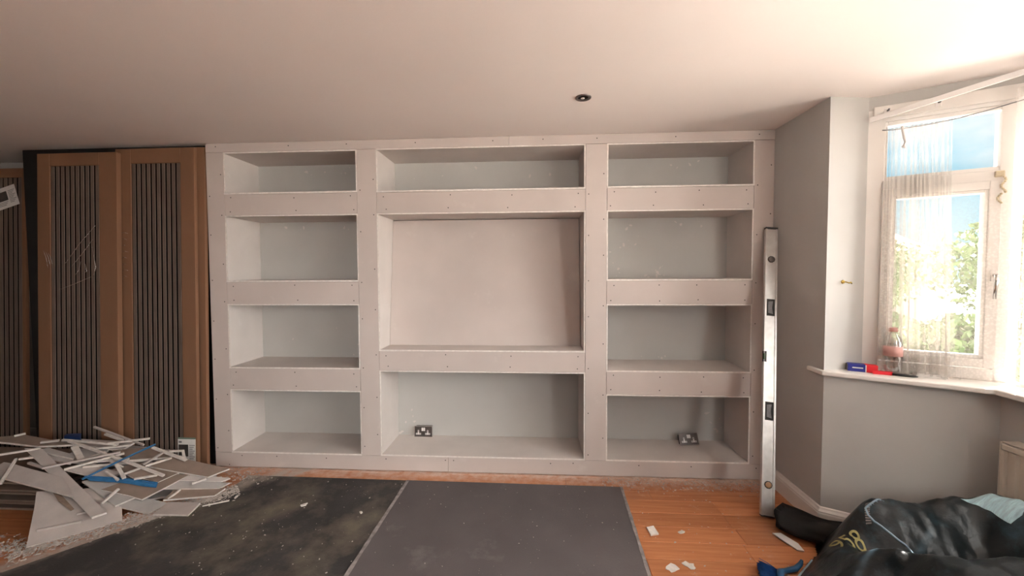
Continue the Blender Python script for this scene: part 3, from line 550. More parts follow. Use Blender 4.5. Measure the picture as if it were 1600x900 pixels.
for (c, poly), lb in zip(PILE_BOARDS, BL):
    # break the straight cut a little so that edges look snapped
    P = [Vector(p) for p in poly]; Q = []
    for i, p in enumerate(P):
        q = P[(i + 1) % len(P)]; Q.append(p)
        if (q - p).length > 0.18: Q.append(p.lerp(q, random.uniform(0.35, 0.65)) + (P[(i + 2) % len(P)] - q) * random.uniform(-0.03, 0.03))
    if len(Q) < 4: Q = P
    offcut('plasterboard_offcut', Q, M['pile_' + c], lb)
SL = {0: 'thin strip sticking up highest at the back of the heap', 1: 'short thin strip just below the highest strip of the heap', 2: 'pale thin strip lying level at the back of the heap', 3: 'thin strip rising to the right in front of the slat panels',
 4: 'thin level strip along the back edge of the heap', 5: 'thin strip sloping down right from the back of the heap', 6: 'long light strip lying across the diagonal plank', 7: 'long strip just in front of the long light strip', 8: 'thin strip at the left edge pointing out of the photo',
 9: 'thin strip standing askew at the far left of the heap', 10: 'short wide strip lying steeply behind the long light strip', 11: 'long strip crossing under the blue strip towards the right', 12: 'short strip forming the upper arm of a V at the right',
 13: 'short strip forming the lower arm of a V at the right', 14: 'short strip behind the blue wrapper', 15: 'short strip pointing at the blue wrapper from above', 16: 'strip ending in a ragged tip beside the paper label', 17: 'thin strip just left of the V of strips',
 18: 'thin sliver lying on the large front ivory offcut', 19: 'small strip leaning on the wide brown offcut', 23: 'pale strip in front of the small brown offcut', 24: 'short strip on the brown offcut at the far left', 25: 'bent short strip at the top left of the heap', 20: 'thin strip beneath the upper end of the blue strip', 21: 'pale wide strip below the long light strip, pointing right', 22: 'thin strip slanting down under the blue strip at its middle', 27: 'broad short strip behind the long light strip near its upper end', 28: 'short level strip just left of the white paper label', 29: 'short strip set square to the level one by the paper label', 30: 'tiny strip on the large front offcut near the foot of the diagonal plank', 31: 'pale sliver along the lower end of the diagonal plank', 32: 'short strip under the jutting brown board at the right end', 33: 'thin strip on the lowest brown offcut at the right end', 34: 'short strip near the upper end of the diagonal plank, at its left', 35: 'thin strip near the back of the heap below the level pale strip', 36: 'short strip behind the broad ivory offcut at the left', 37: 'short strip lying on the ivory offcut above the blue wrapper', 26: 'thin sliver lying alone on the charcoal sheet right of the heap'}
for i, (a, b, w) in enumerate(PILE_STICKS):
    A, B = Vector(a), Vector(b); d = (B - A).normalized(); s = d.cross(Vector((0, 0, 1))).normalized() * (w / 2); up = s.cross(d).normalized() * 0.011
    if up.z < 0: up = -up
    bm = bmesh.new(); v = [bm.verts.new(p) for p in (A - s, A + s * random.uniform(0.7, 1.3), B + s, B - s * random.uniform(0.6, 1.3))]; u = [bm.verts.new(p.co - up) for p in v]
    bm.faces.new(v); bm.faces.new(u[::-1])
    for k in range(4): bm.faces.new((v[k], u[k], u[(k + 1) % 4], v[(k + 1) % 4]))
    o = fin('offcut_strip', bm, M['pile_e'] if i % 6 else M['pile_i'])
    tag(o, SL.get(i, 'thin pale plasterboard strip tangled in the middle of the heap'), 'offcut', 'thin strips in the heap')
# the stack of boards lying flat under the heap
for i in range(7):
    z = 0.002 + i * 0.030; x1 = -2.99 + [0, -.03, .01, -.02, .0, -.04, .02][i]; yf = -0.60 + [0, .01, -.015, .012, -.01, .02, .03][i]
    o = box('plasterboard_offcut', -3.95 + random.uniform(-.05, .05), x1, yf, yf + 0.40, z, z + 0.0125, [M['pile_b'], M['pile_g']][i % 2], None, 0.001)
    o.data.materials[0] = M['pile_b']
    tag(o, 'flat board in the dark stack under the left of the heap, number %d of seven from the floor' % (i + 1) if False else ['lowest', 'second lowest', 'third lowest', 'middle', 'third highest', 'second highest', 'topmost'][i] + ' board of the flat stack under the left of the heap', 'offcut', 'boards stacked under the heap')
    for dx in (0.1, 0.6): 
        if i: pass
# loose boards buried inside the heap, seen through the gaps
for i, (x, y, z, w, l, r) in enumerate(((-2.75, -0.30, 0.010, .5, .36, .3), (-2.72, -0.28, 0.05, .5, .34, -.2), (-2.7, -0.27, 0.09, .45, .3, .15), (-2.75, -0.24, 0.13, .44, .26, -.1), (-2.8, -0.24, 0.165, .4, .22, .2), (-2.38, -0.33, 0.010, .36, .2, .5), (-2.9, -0.26, 0.21, .4, .2, -.15))):
    m = Matrix.Translation((x, y, z)) @ Matrix.Rotation(r, 4, 'Z')
    o = box('plasterboard_offcut', -w / 2, w / 2, -l / 2, l / 2, 0, 0.0125, M['pile_g'], None, 0.001, lambda a, b, c: tuple(m @ Vector((a, b, c))))
    tag(o, ['lowest', 'second lowest', 'third', 'fourth', 'fifth', 'right-hand', 'highest'][i] + ' flat grey offcut buried inside the heap, mostly hidden', 'offcut', 'boards buried in the heap')
# blue plastic wrapper, blue strip, torn paper
bm = bmesh.new(); P = [Vector(p) for p in PILE_EX['blue_bag']]; c = sum(P, Vector()) / len(P); top = []
rings = []
for k, (sc, dz) in enumerate(((1.0, -0.004), (1.0, 0.006), (0.6, 0.016))):
    ring = []
    for i in range(len(P) * 3):
        p = P[i // 3].lerp(P[(i // 3 + 1) % len(P)], (i % 3) / 3); q = c.lerp(p, sc); ring.append(bm.verts.new(q + Vector((0, 0, dz + random.uniform(-.003, .003)))))
    rings.append(ring)
for a, b in zip(rings, rings[1:]):
    for i in range(len(a)): bm.faces.new((a[i], a[(i + 1) % len(a)], b[(i + 1) % len(a)], b[i]))
bm.faces.new(rings[0]); bm.faces.new(rings[-1])
tag(fin('plastic_wrapper', bm, M['blue']), 'crumpled bright blue plastic wrapper lying in the heap', 'wrapper')
bm = bmesh.new(); a, b = [Vector(p) for p in PILE_EX['blue_stick']]; tube(bm, [a, a.lerp(b, .5) + Vector((0, 0, .004)), b], 0.0065, 5); tag(fin('blue_strip', bm, M['blue']), 'long thin blue plastic strip lying slanted across the heap', 'strip')
P = [Vector(p) for p in PILE_EX['torn']]
o = offcut('torn_paper', P, M['torn'], 'ragged strip of torn brown paper on the front ivory offcut', 0.002, 'paper', None); o.data.materials[1] = M['torn']
P = [Vector(p) for p in PILE_EX['dark_blue']]
bm = bmesh.new(); lo = [bm.verts.new(p - Vector((0, 0, .05))) for p in P]; hi = [bm.verts.new(p + Vector((0, random.uniform(-.01, .01), random.uniform(0, .012)))) for p in P]
bm.faces.new(lo[::-1]); bm.faces.new(hi)
for i in range(4): bm.faces.new((lo[i], lo[(i + 1) % 4], hi[(i + 1) % 4], hi[i]))
tag(fin('plastic_wrapper', bm, M['navy']), 'dark navy plastic wrapper tucked behind the heap', 'wrapper')
# crumbs of plaster along the foot of the heap and scattered over the floor
def crumbs(name, n, where, label, rmin, rmax, m='crumb'):
    vs = []; fs = []
    for _ in range(n):
        x, y, z = where(); r = rmin + (rmax - rmin) * random.random() ** 2.2; a = random.uniform(0, 6.28); e = random.uniform(0.5, 1.6); hgt = r * random.uniform(0.4, 1.0)
        b = len(vs)
        for k, (u, v) in enumerate(((-1, -.6), (1, -.8), (.8, .7), (-.7, .8))):
            u *= r * e; v *= r; vs.append((x + u * math.cos(a) - v * math.sin(a), y + u * math.sin(a) + v * math.cos(a), z)); 
        for k, (u, v) in enumerate(((-.7, -.4), (.6, -.6), (.6, .4), (-.5, .6))):
            u *= r * e; v *= r; vs.append((x + u * math.cos(a) - v * math.sin(a), y + u * math.sin(a) + v * math.cos(a), z + hgt * random.uniform(.6, 1)))
        fs += [(b + 4, b + 5, b + 6, b + 7)] + [(b + k, b + (k + 1) % 4, b + 4 + (k + 1) % 4, b + 4 + k) for k in range(4)]
    me = bpy.data.meshes.new(name); me.from_pydata(vs, [], fs); me.update()
    o = link(name, me, M[m]); tag(o, label, 'debris', None, 'stuff'); return o
def foot():
    t = random.random(); s = random.gauss(0, 0.045) - 0.005
    return (-2.72 + 0.72 * t + (-0.68) * s, -0.96 + 0.66 * t + 0.72 * s, 0.004)
crumbs('plaster_crumbs', 5200, foot, 'band of pale plaster crumbs along the front foot of the heap', 0.001, 0.0065)
crumbs('plaster_crumbs', 500, lambda: (random.gauss(-2.78, 0.10), random.gauss(-0.93, 0.05), 0.002), 'crumbs of plaster on the brown boards at the front left corner', 0.0015, 0.008)
crumbs('plaster_crumbs', 900, lambda: (random.uniform(0.45, 1.55), -0.02 - abs(random.gauss(0, 0.08)), 0.001), 'white plaster dust and crumbs along the plinth at the right', 0.001, 0.006)
crumbs('plaster_crumbs', 300, lambda: (random.gauss(-2.1, 0.12), random.gauss(-0.12, 0.06), 0.004), 'plaster crumbs where the heap meets the plinth', 0.0015, 0.007)
crumbs('plaster_crumbs', 260, lambda: (random.uniform(-2.2, -0.9), random.uniform(-1.6, -0.15), 0.0042), 'tiny white specks scattered over the charcoal sheet', 0.001, 0.0045)
crumbs('plaster_crumbs', 160, lambda: (random.uniform(-0.88, 0.5), random.uniform(-1.6, -0.16), 0.0085), 'tiny white specks scattered over the grey centre sheet', 0.0008, 0.0032)
crumbs('plaster_crumbs', 120, lambda: (random.uniform(0.58, 1.25), random.uniform(-1.1, -0.2), 0.001), 'tiny white specks scattered over the bare floorboards', 0.001, 0.005)
def chip(x, y, z, r, sx, rot, label, t=0.006):
    bm = bmesh.new(); k = 11; P = []
    for i in range(k):
        a = 2 * math.pi * i / k; q = r * random.uniform(0.55, 1.15); u, v = q * sx * math.cos(a), q * math.sin(a); P.append((x + u * math.cos(rot) - v * math.sin(rot), y + u * math.sin(rot) + v * math.cos(rot)))
    prism(bm, P, z, z + t); tag(fin('plaster_chip', bm, M['pile_e']), label, 'plaster chip', 'plaster chips on the floor')
offcut('plaster_chip', [(0.620, -0.577, 0.010), (0.662, -0.563, 0.010), (0.671, -0.630, 0.010), (0.625, -0.643, 0.010)], M['edge'], 'small oblong cream offcut on the floorboards beside the grey sheet', 0.009, 'plaster chip', 'plaster chips on the floor')
chip(0.805, -0.601, 0.001, 0.016, 1.5, 0.3, 'pale plaster chip right of the oblong cream offcut', 0.003)
chip(0.66, -0.885, 0.001, 0.030, 1.3, 0.4, 'largest flat plaster flake near the bottom edge of the photo', 0.003)
chip(0.75, -0.86, 0.001, 0.026, 1.3, -0.6, 'flat plaster flake right of the largest flake', 0.003)
chip(-1.94, -0.40, 0.004, 0.018, 0.5, 0.2, 'white plaster chip on the charcoal sheet nearest the heap')
chip(-1.06, -0.52, 0.004, 0.014, 0.6, 0.8, 'white plaster chip on the charcoal sheet near the hem')
chip(-1.45, -0.46, 0.004, 0.013, 1.8, 0.6, 'long white plaster chip in the middle of the charcoal sheet')

# ================================================================== SPIRIT LEVEL leaning in the corner
def level():
    B = Vector((1.352, -0.440, 0.0)); Tt = Vector((1.566, -0.040, 1.726))
    ax = (Tt - B).normalized(); L = (Tt - B).length
    fwd = Vector((-0.12, -0.99, 0.0)); fwd = (fwd - ax * fwd.dot(ax)).normalized(); side = ax.cross(fwd).normalized()
    if side.x < 0: side = -side
    xf = lambda s, q, z: tuple(B + side * s + fwd * q + ax * z + Vector((0, 0, 0.012)))
    e = empty('spirit_level', B, 'long silver spirit level leaning upright in the corner by the shelving', 'spirit level')
    w = 0.036
    # body: rectangular box section with two raised rails and cut-outs
    cuts = [(0.155, 0.03), (0.545, 0.05), (1.115, 0.0)]
    bm = bmesh.new(); z0, z1 = 0.0, L
    bx(bm, -w, -w + 0.011, -0.013, 0.013, z0, z1, xf); bx(bm, w - 0.011, w, -0.013, 0.013, z0, z1, xf); bx(bm, -w + 0.010, w - 0.010, -0.008, 0.0085, z0, z1, xf)
    bmesh.ops.recalc_face_normals(bm, faces=bm.faces)
    fin('body', bm, M['alu'], e)
    for z in (0.0, L - 0.008):
        box('end_cap', -w - 0.001, w + 0.001, -0.014, 0.014, z - 0.003, z + (0.004 if z < 1 else 0.010), M['rubber'], e, 0.0015, xf)
    def slot(z):
        o = box('hand_slot', -0.025, 0.024, 0.004, 0.0115, z - 0.055, z + 0.055, M['rubber'], e, 0.004, xf, 2)
        bm = bmesh.new(); prism(bm, [(-0.015, z - 0.036), (0.013, z - 0.042), (0.007, z), (0.013, z + 0.042), (-0.015, z + 0.036)], 0.011, 0.0125, lambda a, b, c: xf(a, c, b)); fin('slot_opening', bm, M['ink'], o)
    slot(0.600); slot(1.245)
    def vial(z, m):
        bm = bmesh.new(); lathe(bm, [(0.022, 0.0), (0.022, 0.0125), (0.017, 0.0135)], 0, 0, 0, 10, lambda a, b, c: xf(a, c, z + b)); o = fin('vial_ring', bm, M['rubber'], e)
        bm = bmesh.new(); lathe(bm, [(0.0175, 0.013), (0.0175, 0.0145), (0.012, 0.0155)], 0, 0, 0, 12, lambda a, b, c: xf(a, c, z + b)); fin('vial', bm, m, o, True)
    vial(0.175, M['brassv']); vial(1.565, M['chrome'])
    o = box('centre_vial_block', -w - 0.001, -w + 0.016, -0.011, 0.0135, 0.895, 0.965, M['rubber'], e, 0.003, xf)
    box('centre_vial', -w - 0.0012, -w + 0.010, 0.0, 0.0150, 0.910, 0.950, M['greenv'], o, 0.003, xf)
level()

# ================================================================== CEILING DOWNLIGHT
e = empty('downlight', (0.258, -0.590, HT - 0.005), 'unlit round chrome downlight set into the white ceiling', 'downlight')
bm = bmesh.new(); n = 32; prof = [(0.044, 0.0), (0.043, -0.005), (0.037, -0.007), (0.030, -0.004), (0.028, 0.0)]; rings = [[bm.verts.new((0.258 + r * math.cos(2 * math.pi * k / n), -0.590 + r * math.sin(2 * math.pi * k / n), HT + h)) for k in range(n)] for r, h in prof]
for a, b in zip(rings, rings[1:]):
    for k in range(n): bm.faces.new((a[k], a[(k + 1) % n], b[(k + 1) % n], b[k]))
fin('bezel', bm, M['chrome'], e, True)
bm = bmesh.new(); lathe(bm, [(0.0285, -0.0015), (0.026, -0.003), (0.018, -0.0015)], 0.258, -0.590, HT, 24); fin('lamp_face', bm, M['dark'], e, True)
bm = bmesh.new(); lathe(bm, [(0.012, -0.002), (0.010, -0.007), (0.004, -0.009)], 0.256, -0.591, HT, 16); fin('lamp_lens', bm, M['chromel'], e, True)

# ================================================================== WINDOW DRESSING
# batten with curtain hooks, and the white track that cuts the corner of the bay
bt = empty('curtain_batten', F1(0.29, -0.012, 2.275), 'white wooden batten with two hooks above the window', 'batten')
box('batten', 0.022, 0.585, -0.016, -0.001, 2.272, 2.338, M['white'], bt, 0.003, F1)
for s in (0.075, 0.27):
    h = box('hook_plate', s - 0.012, s + 0.012, -0.022, -0.0165, 2.287, 2.322, M['whitep'], bt, 0.003, F1)
    bm = bmesh.new(); tube(bm, [F1(s, -0.02, 2.308), F1(s + 0.004, -0.034, 2.306), F1(s + 0.004, -0.038, 2.314)], 0.004, 6); fin('hook', bm, M['ink'], h, True)
bm = bmesh.new(); A = Vector(F1(0.004, -0.030, 2.268)); Bq = Vector((2.235, -0.880, 2.352)); dd = (Bq - A).normalized(); A2 = A; B2 = Bq + dd * 0.5
nrm = Vector((-dd.y, dd.x, 0)).normalized() * 0.006; hz = Vector((0, 0, 0.013))
v = [bm.verts.new(p) for p in (A2 - nrm - hz, A2 + nrm - hz, A2 + nrm + hz, A2 - nrm + hz, B2 - nrm - hz, B2 + nrm - hz, B2 + nrm + hz, B2 - nrm + hz)]
for f in ((0, 1, 2, 3), (4, 5, 6, 7), (0, 1, 5, 4), (1, 2, 6, 5), (2, 3, 7, 6), (3, 0, 4, 7)): bm.faces.new([v[i] for i in f])
tag(fin('curtain_track', bm, M['whitep']), 'flat white curtain track slanting across the top of the bay', 'curtain track')
# net curtain hanging from a stretched wire
nc = empty('net_curtain', F1(0.3, -0.05, 0.90), 'sheer white net curtain gathered at the left of the window', 'curtain')
def wire_z(s): return 2.205 + 0.045 * max(0, (s - 0.1) / 0.42) - 0.02 * math.sin(max(0, min(1, (s - 0.05) / 0.5)) * math.pi)
bm = bmesh.new(); tube(bm, [F1(s, -0.032, wire_z(s)) for s in [0.055 + i * 0.0225 for i in range(24)]], 0.0028, 6); fin('curtain_wire', bm, M['ink'], nc, True)
bm = bmesh.new(); cols = []; NU = 300
for i in range(NU + 1):
    u = i / NU
    s = 0.065 + 0.33 * u if u < 0.78 else 0.3224 + (u - 0.78) * 1.22
    dense = 1.0 if s < 0.33 else max(0.3, 1 - (s - 0.33) * 5)
    ph = u * 46 + 1.6 * math.sin(u * 17)
    amp = 0.012 * dense * (0.6 + 0.4 * math.sin(u * 29 + 1))
    col = []
    for k in range(41):
        t = k / 40; zt = wire_z(s) + 0.012; z = zt + (0.905 - zt) * t
        gather = 1 + 0.9 * t
        ss = s + 0.010 * dense * math.sin(2 * ph + 0.5) * (0.5 + t) + 0.05 * (t ** 1.4) * (s - 0.16) * (1 if s < 0.35 else 0.6)
        q = -0.036 - amp * gather * math.sin(ph + 0.8 * t) - 0.02 * t - 0.012 * t * math.sin(u * 11)
        if z < 0.93: q -= 0.02 * (0.93 - z) / 0.025 * 0.4
        col.append(bm.verts.new(F1(ss, q, z + 0.003 * math.sin(ph * 1.3) * t)))
    cols.append(col)
for a, b in zip(cols, cols[1:]):
    for k in range(40): bm.faces.new((a[k], a[k + 1], b[k + 1], b[k]))
fin('net_cloth', bm, M['net'], nc, True)
# a second gathered fold of the same net, bunched towards the left
bm = bmesh.new(); cols = []
for i in range(161):
    u = i / 160; col = []
    for k in range(41):
        t = k / 40; s_ = 0.085 + (0.21 + 0.05 * t) * u; zt = wire_z(s_) + 0.006; z = zt + (0.915 - zt) * t
        col.append(bm.verts.new(F1(s_ + 0.009 * math.sin(u * 70 + 1.2) + 0.012 * t * math.sin(u * 13), -0.046 - 0.010 * math.sin(u * 35 + 0.6 * t) - 0.022 * t, z)))
    cols.append(col)
for a, b in zip(cols, cols[1:]):
    for k in range(40): bm.faces.new((a[k], a[k + 1], b[k + 1], b[k]))
fin('net_cloth', bm, M['net'], nc, True)
# slack tie hanging from the wire
bm = bmesh.new(); tube(bm, [F1(0.128, -0.055, 2.205), F1(0.134, -0.058, 2.16), F1(0.142, -0.057, 2.12), F1(0.136, -0.058, 2.098), F1(0.143, -0.06, 2.09)], [0.005, 0.006, 0.005, 0.009, 0.004], 6); fin('loose_tie', bm, M['paper'], nc, True)
# second length of net falling beside the corner post
nb = empty('net_curtain', (2.27, -0.9, 0.90), 'thin net curtain hanging over the corner post at the right edge', 'curtain')
bm = bmesh.new(); cols = []
for i in range(61):
    u = i / 60; col = []
    base = Vector(F1(0.53, -0.06, 0)).lerp(Vector((2.255, -1.05, 0)), u)
    for k in range(31):
        t = k / 30; z = 2.30 - 1.395 * t; col.append(bm.verts.new((base.x - 0.012 * math.sin(u * 22 + 2 * t), base.y + 0.010 * math.sin(u * 31 + t) + 0.02 * t * math.sin(u * 7), z)))
    cols.append(col)
for a, b in zip(cols, cols[1:]):
    for k in range(30): bm.faces.new((a[k], a[k + 1], b[k + 1], b[k]))
fin('net_cloth', bm, M['net'], nb, True)
# beaded cord on the transom
bc = empty('beaded_cord', F1(0.505, -0.02, 1.84), 'cream beaded cord hanging from a small catch on the transom', 'cord')
box('catch', 0.480, 0.512, -0.014, 0.0, 1.905, 1.935, M['bead'], bc, 0.003, F1)
bm = bmesh.new()
for i in range(16):
    a = i * 0.9; p = Vector(F1(0.505 + 0.007 * math.sin(a) - (0.010 if i > 9 else 0), -0.022 + 0.004 * math.cos(a), 1.905 - 0.0085 * i)); bmesh.ops.create_icosphere(bm, subdivisions=1, radius=0.0062, matrix=Matrix.Translation(p))
b_ = fin('beads', bm, M['bead'], bc, True); b_['kind'] = 'stuff'
# brass tie-back hook on the window reveal
bh = empty('tieback_hook', (1.709, -0.493, 1.387), 'small brass tie-back hook on the pale window reveal', 'hook')
bm = bmesh.new(); lathe(bm, [(0.011, 0.0), (0.010, 0.004), (0.005, 0.006)], 0, 0, 0, 14, lambda a, b, c: (1.703 + a, -0.4935 - c, 1.389 + b)); fin('rose', bm, M['brass'], bh, True)
bm = bmesh.new(); tube(bm, [(1.703, -0.498, 1.389), (1.703, -0.520, 1.389), (1.712, -0.528, 1.384), (1.722, -0.526, 1.388), (1.730, -0.522, 1.380)], 0.0038, 8); fin('hook_arm', bm, M['brass'], bh, True)

# things on the sill
zS = 0.8975
def rect_xf(ox, oy, ang): 
    c, s = math.cos(ang), math.sin(ang); return lambda x, y, z: (ox + c * x - s * y, oy + s * x + c * y, zS + z)
xb = rect_xf(1.722, -0.520, math.radians(-27))
e = empty('carton', xb(0.05, 0.02, 0), 'small blue and red carton lying on the windowsill', 'box')
box('blue_half', 0.0, 0.078, 0.0, 0.045, 0.0, 0.040, M['boxblue'], e, 0.001, xb)
box('red_half', 0.078, 0.128, 0.0, 0.045, 0.0, 0.040, M['boxred'], e, 0.001, xb)
box('grey_end', -0.0012, 0.0002, 0.002, 0.043, 0.002, 0.038, M['boxgrey'], e, 0, xb)
bm = bmesh.new(); bx(bm, 0.020, 0.066, -0.0008, 0.0002, 0.018, 0.024, xb); bx(bm, 0.0755, 0.080, -0.0008, 0.0002, 0.001, 0.039, xb); fin('printed_stripe', bm, M['paper'], e)
xr = rect_xf(1.800, -0.588, math.radians(-24))
bm = bmesh.new(); prism(bm, [(0.0, 0.0), (0.082, 0.0), (0.085, 0.018), (0.04, 0.03), (0.012, 0.016)], 0.0, 0.016, xr); o = fin('red_packet', bm, M['boxred']); tag(o, 'flattened red packet with a pale corner on the sill before the bottle', 'packet')
xk = rect_xf(1.872, -0.622, math.radians(-26))
bm = bmesh.new(); tube(bm, [xk(0, 0, 0.007), xk(0.03, 0, 0.008), xk(0.085, 0.003, 0.006), xk(0.10, 0.003, 0.005)], [0.006, 0.0075, 0.006, 0.003], 8); tag(fin('black_marker', bm, M['rubber'], None, True), 'black pen-like tool lying on the windowsill edge', 'pen')
be = empty('plastic_bottle', (1.905, -0.580, zS), 'clear plastic bottle with pink label standing behind the net curtain', 'bottle')
bm = bmesh.new(); lathe(bm, [(0.0336, 0.0000), (0.0403, 0.0072), (0.0403, 0.0600), (0.0381, 0.0720), (0.0403, 0.0840), (0.0403, 0.1620), (0.0336, 0.1920), (0.0179, 0.2184), (0.0157, 0.2304)], 1.905, -0.580, zS, 20); fin('bottle_body', bm, M['bottle'], be, True)
bm = bmesh.new(); lathe(bm, [(0.0410, 0.0984), (0.0410, 0.1500)], 1.905, -0.580, zS, 20); fin('bottle_label', bm, M['pink'], be, True)
bm = bmesh.new(); lathe(bm, [(0.0185, 0.2280), (0.0185, 0.2460), (0.0157, 0.2496)], 1.905, -0.580, zS, 16); fin('bottle_cap', bm, M['pink'], be, True)
xp = rect_xf(1.975, -0.640, math.radians(-30))
for i in range(3):
    o = box('paper_pad', 0.0 + 0.004 * i, 0.11 - 0.006 * i, 0.0 + .003 * i, 0.075, 0.0055 * i, 0.0055 * i + 0.005, M['paper'], None, 0.0008, xp); tag(o, ['lowest', 'middle', 'topmost'][i] + ' of three thin white booklets stacked on the sill', 'booklet', 'booklets on the sill')

# ================================================================== RADIATOR under the bay window
ra = empty('radiator', (2.13, -1.55, 0.12), 'cream panel radiator below the bay window at the right edge', 'radiator')
yA, yB_ = -0.918, -2.35; xF = 2.098
bm = bmesh.new(); pts = []; y = yA; 
while y > yB_:
    pts += [(xF, y), (xF, y - 0.012), (xF + 0.010, y - 0.020), (xF + 0.010, y - 0.038)]; y -= 0.046
v0 = [bm.verts.new((x, yy, 0.165)) for x, yy in pts]; v1 = [bm.verts.new((x, yy, 0.640)) for x, yy in pts]
for i in range(len(pts) - 1): bm.faces.new((v0[i], v0[i + 1], v1[i + 1], v1[i]))
fin('front_panel', bm, M['rad'], ra)
box('top_channel', xF + 0.0005, xF + 0.012, yB_, yA, 0.640, 0.668, M['rad'], ra, 0.004); box('bottom_channel', xF - 0.001, xF + 0.012, yB_, yA, 0.14, 0.166, M['rad'], ra, 0.004)
box('side_cover', xF - 0.001, 2.172, yA, yA + 0.006, 0.13, 0.676, M['rad'], ra, 0.002); box('side_cover', xF - 0.001, 2.172, yB_ - 0.006, yB_, 0.13, 0.676, M['rad'], ra, 0.002)
gt = box('top_grille', xF + 0.004, 2.172, yB_, yA, 0.672, 0.678, M['rad'], ra, 0.001)
box('back_panel', 2.155, 2.172, yB_, yA, 0.14, 0.66, M['rad'], ra, 0.004)
for yy in (-1.2, -2.1): box('bracket', 2.172, 2.1895, yy - 0.02, yy + 0.02, 0.2, 0.6, M['rad'], ra)

# ================================================================== RUBBLE SACK
SACK_CTL = [(1.548,-0.84,0.316),(1.574,-0.88,0.365),(1.681,-0.89,0.359),(1.794,-0.89,0.353),(1.904,-0.92,0.404),(2.001,-0.97,0.424),(2.067,-1.04,0.453),(2.121,-1.12,0.472),(1.5,-0.68,0.03),(1.7,-0.68,0.03),(1.9,-0.68,0.03),(2.1,-0.68,0.03),(1.62,-0.78,0.2),(1.8,-0.78,0.2),(2.0,-0.78,0.2),(2.15,-0.78,0.2),(1.25,-0.9,0.0),(1.33,-0.83,0.0),(1.43,-0.75,0.0),(1.17,-0.98,0.0),(1.1,-1.1,0.0),(1.05,-1.3,0.0),(1.05,-1.6,0.0),(1.15,-0.8,-0.1),(1.05,-1.0,-0.1),(1.3,-0.7,-0.08),(1.463,-0.88,0.213),(1.378,-0.92,0.15),(1.496,-0.95,0.2),(1.607,-0.93,0.311),(1.629,-1.02,0.21),(1.742,-1.04,0.22),(1.922,-1.04,0.249),(1.52,-1.1,0.12),(1.66,-1.12,0.11),(1.8,-1.14,0.16),(1.322,-1.0,0.163),(1.363,-1.12,0.268),(1.42,-1.2,0.322),(1.503,-1.24,0.349),(1.745,-1.25,0.341),(1.266,-1.08,0.146),(1.406,-1.22,0.259),(1.2,-1.6,0.25),(1.5,-1.6,0.3),(1.9,-1.6,0.3),(2.1,-1.3,0.34),(2.12,-1.1,0.36),(1.3,-1.4,0.27),(1.95,-1.4,0.33)]
SEAM = [(1.615, -0.887), (1.571, -0.892), (1.544, -0.891), (1.542, -0.909), (1.553, -0.932), (1.574, -0.955), (1.595, -0.979), (1.619, -1.006), (1.645, -1.035), (1.69, -1.07)]
HEM2 = [(1.18, -0.965), (1.25, -0.9), (1.324, -0.84), (1.37, -0.8)]
TXT = [(1.37, -0.972), (1.485, -0.992), (1.375, -0.885)]
PALE_PATCH = [(1.921, -0.931), (1.955, -0.964), (1.976, -1.004), (1.989, -1.066), (2.021, -1.076), (2.085, -1.045), (2.05, -0.995), (2.0, -0.945)]

def _tps(P):
    import numpy as np
    P = np.array(P); n = len(P); phi = lambda r: np.where(r > 1e-9, r * r * np.log(r + 1e-12), 0)
    A = np.zeros((n + 3, n + 3)); A[:n, :n] = phi(np.linalg.norm(P[:, None, :2] - P[None, :, :2], axis=2)) + np.eye(n) * 1e-4
    A[:n, n] = 1; A[:n, n + 1:] = P[:, :2]; A[n, :n] = 1; A[n + 1:, :n] = P[:, :2].T
    w = np.linalg.solve(A, np.concatenate([P[:, 2], [0, 0, 0]]))
    return lambda x, y: float(phi(np.hypot(P[:, 0] - x, P[:, 1] - y)) @ w[:n] + w[n] + w[n + 1] * x + w[n + 2] * y)
_sf = _tps(SACK_CTL)
from mathutils import noise as _nz
def sack_z(x, y):
    z = _sf(x, y)
    z = min(z, 2.5 * ((-0.508 - (x - 1.605) * 0.5436 - 0.035) - y))
    if z > 0.02:
        k = min(1, (z - 0.02) / 0.08)
        z += k * (0.016 * (1 - 2 * abs(_nz.noise((x * 5 + y * 2, y * 6 - x, 1.7)))) + 0.008 * (1 - 2 * abs(_nz.noise((x * 13, y * 11 + x * 5, 4.2)))) + 0.003 * _nz.noise((x * 40, y * 40, 2)))
    return z
sk = empty('rubble_sack', (1.65, -1.15, 0.0), 'dark woven rubble sack slumped on the floor at the lower right', 'sack')
bm = bmesh.new(); NX, NY = 120, 120; g = {}
for i in range(NX + 1):
    for k in range(NY + 1):
        x = 1.0 + 1.092 * i / NX; y = -1.75 + 1.15 * k / NY; z = sack_z(x, y)
        g[i, k] = bm.verts.new((x, y, z))
for i in range(NX):
    for k in range(NY):
        q = [g[i, k], g[i + 1, k], g[i + 1, k + 1], g[i, k + 1]]
        if max(v.co.z for v in q) > 0.004: bm.faces.new(q)
for v in [v for v in bm.verts if not v.link_faces]: bm.verts.remove(v)
for v in bm.verts: v.co.z = max(v.co.z, 0.002)
fin('sack_body', bm, M['sack'], sk, True)
def on_sack(pts, lift=0.003, sub=6):
    out = []
    for a, b in zip(pts, pts[1:]):
        for i in range(sub): x = a[0] + (b[0] - a[0]) * i / sub; y = a[1] + (b[1] - a[1]) * i / sub; out.append(Vector((x, y, max(0.004, sack_z(x, y)) + lift)))
    x, y = pts[-1]; out.append(Vector((x, y, max(0.004, sack_z(x, y)) + lift))); return out
bm = bmesh.new(); sm = on_sack(SEAM); tube(bm, sm, 0.0042, 6); rim = fin('seam_piping', bm, M['stitch'], sk, True)
bm = bmesh.new()
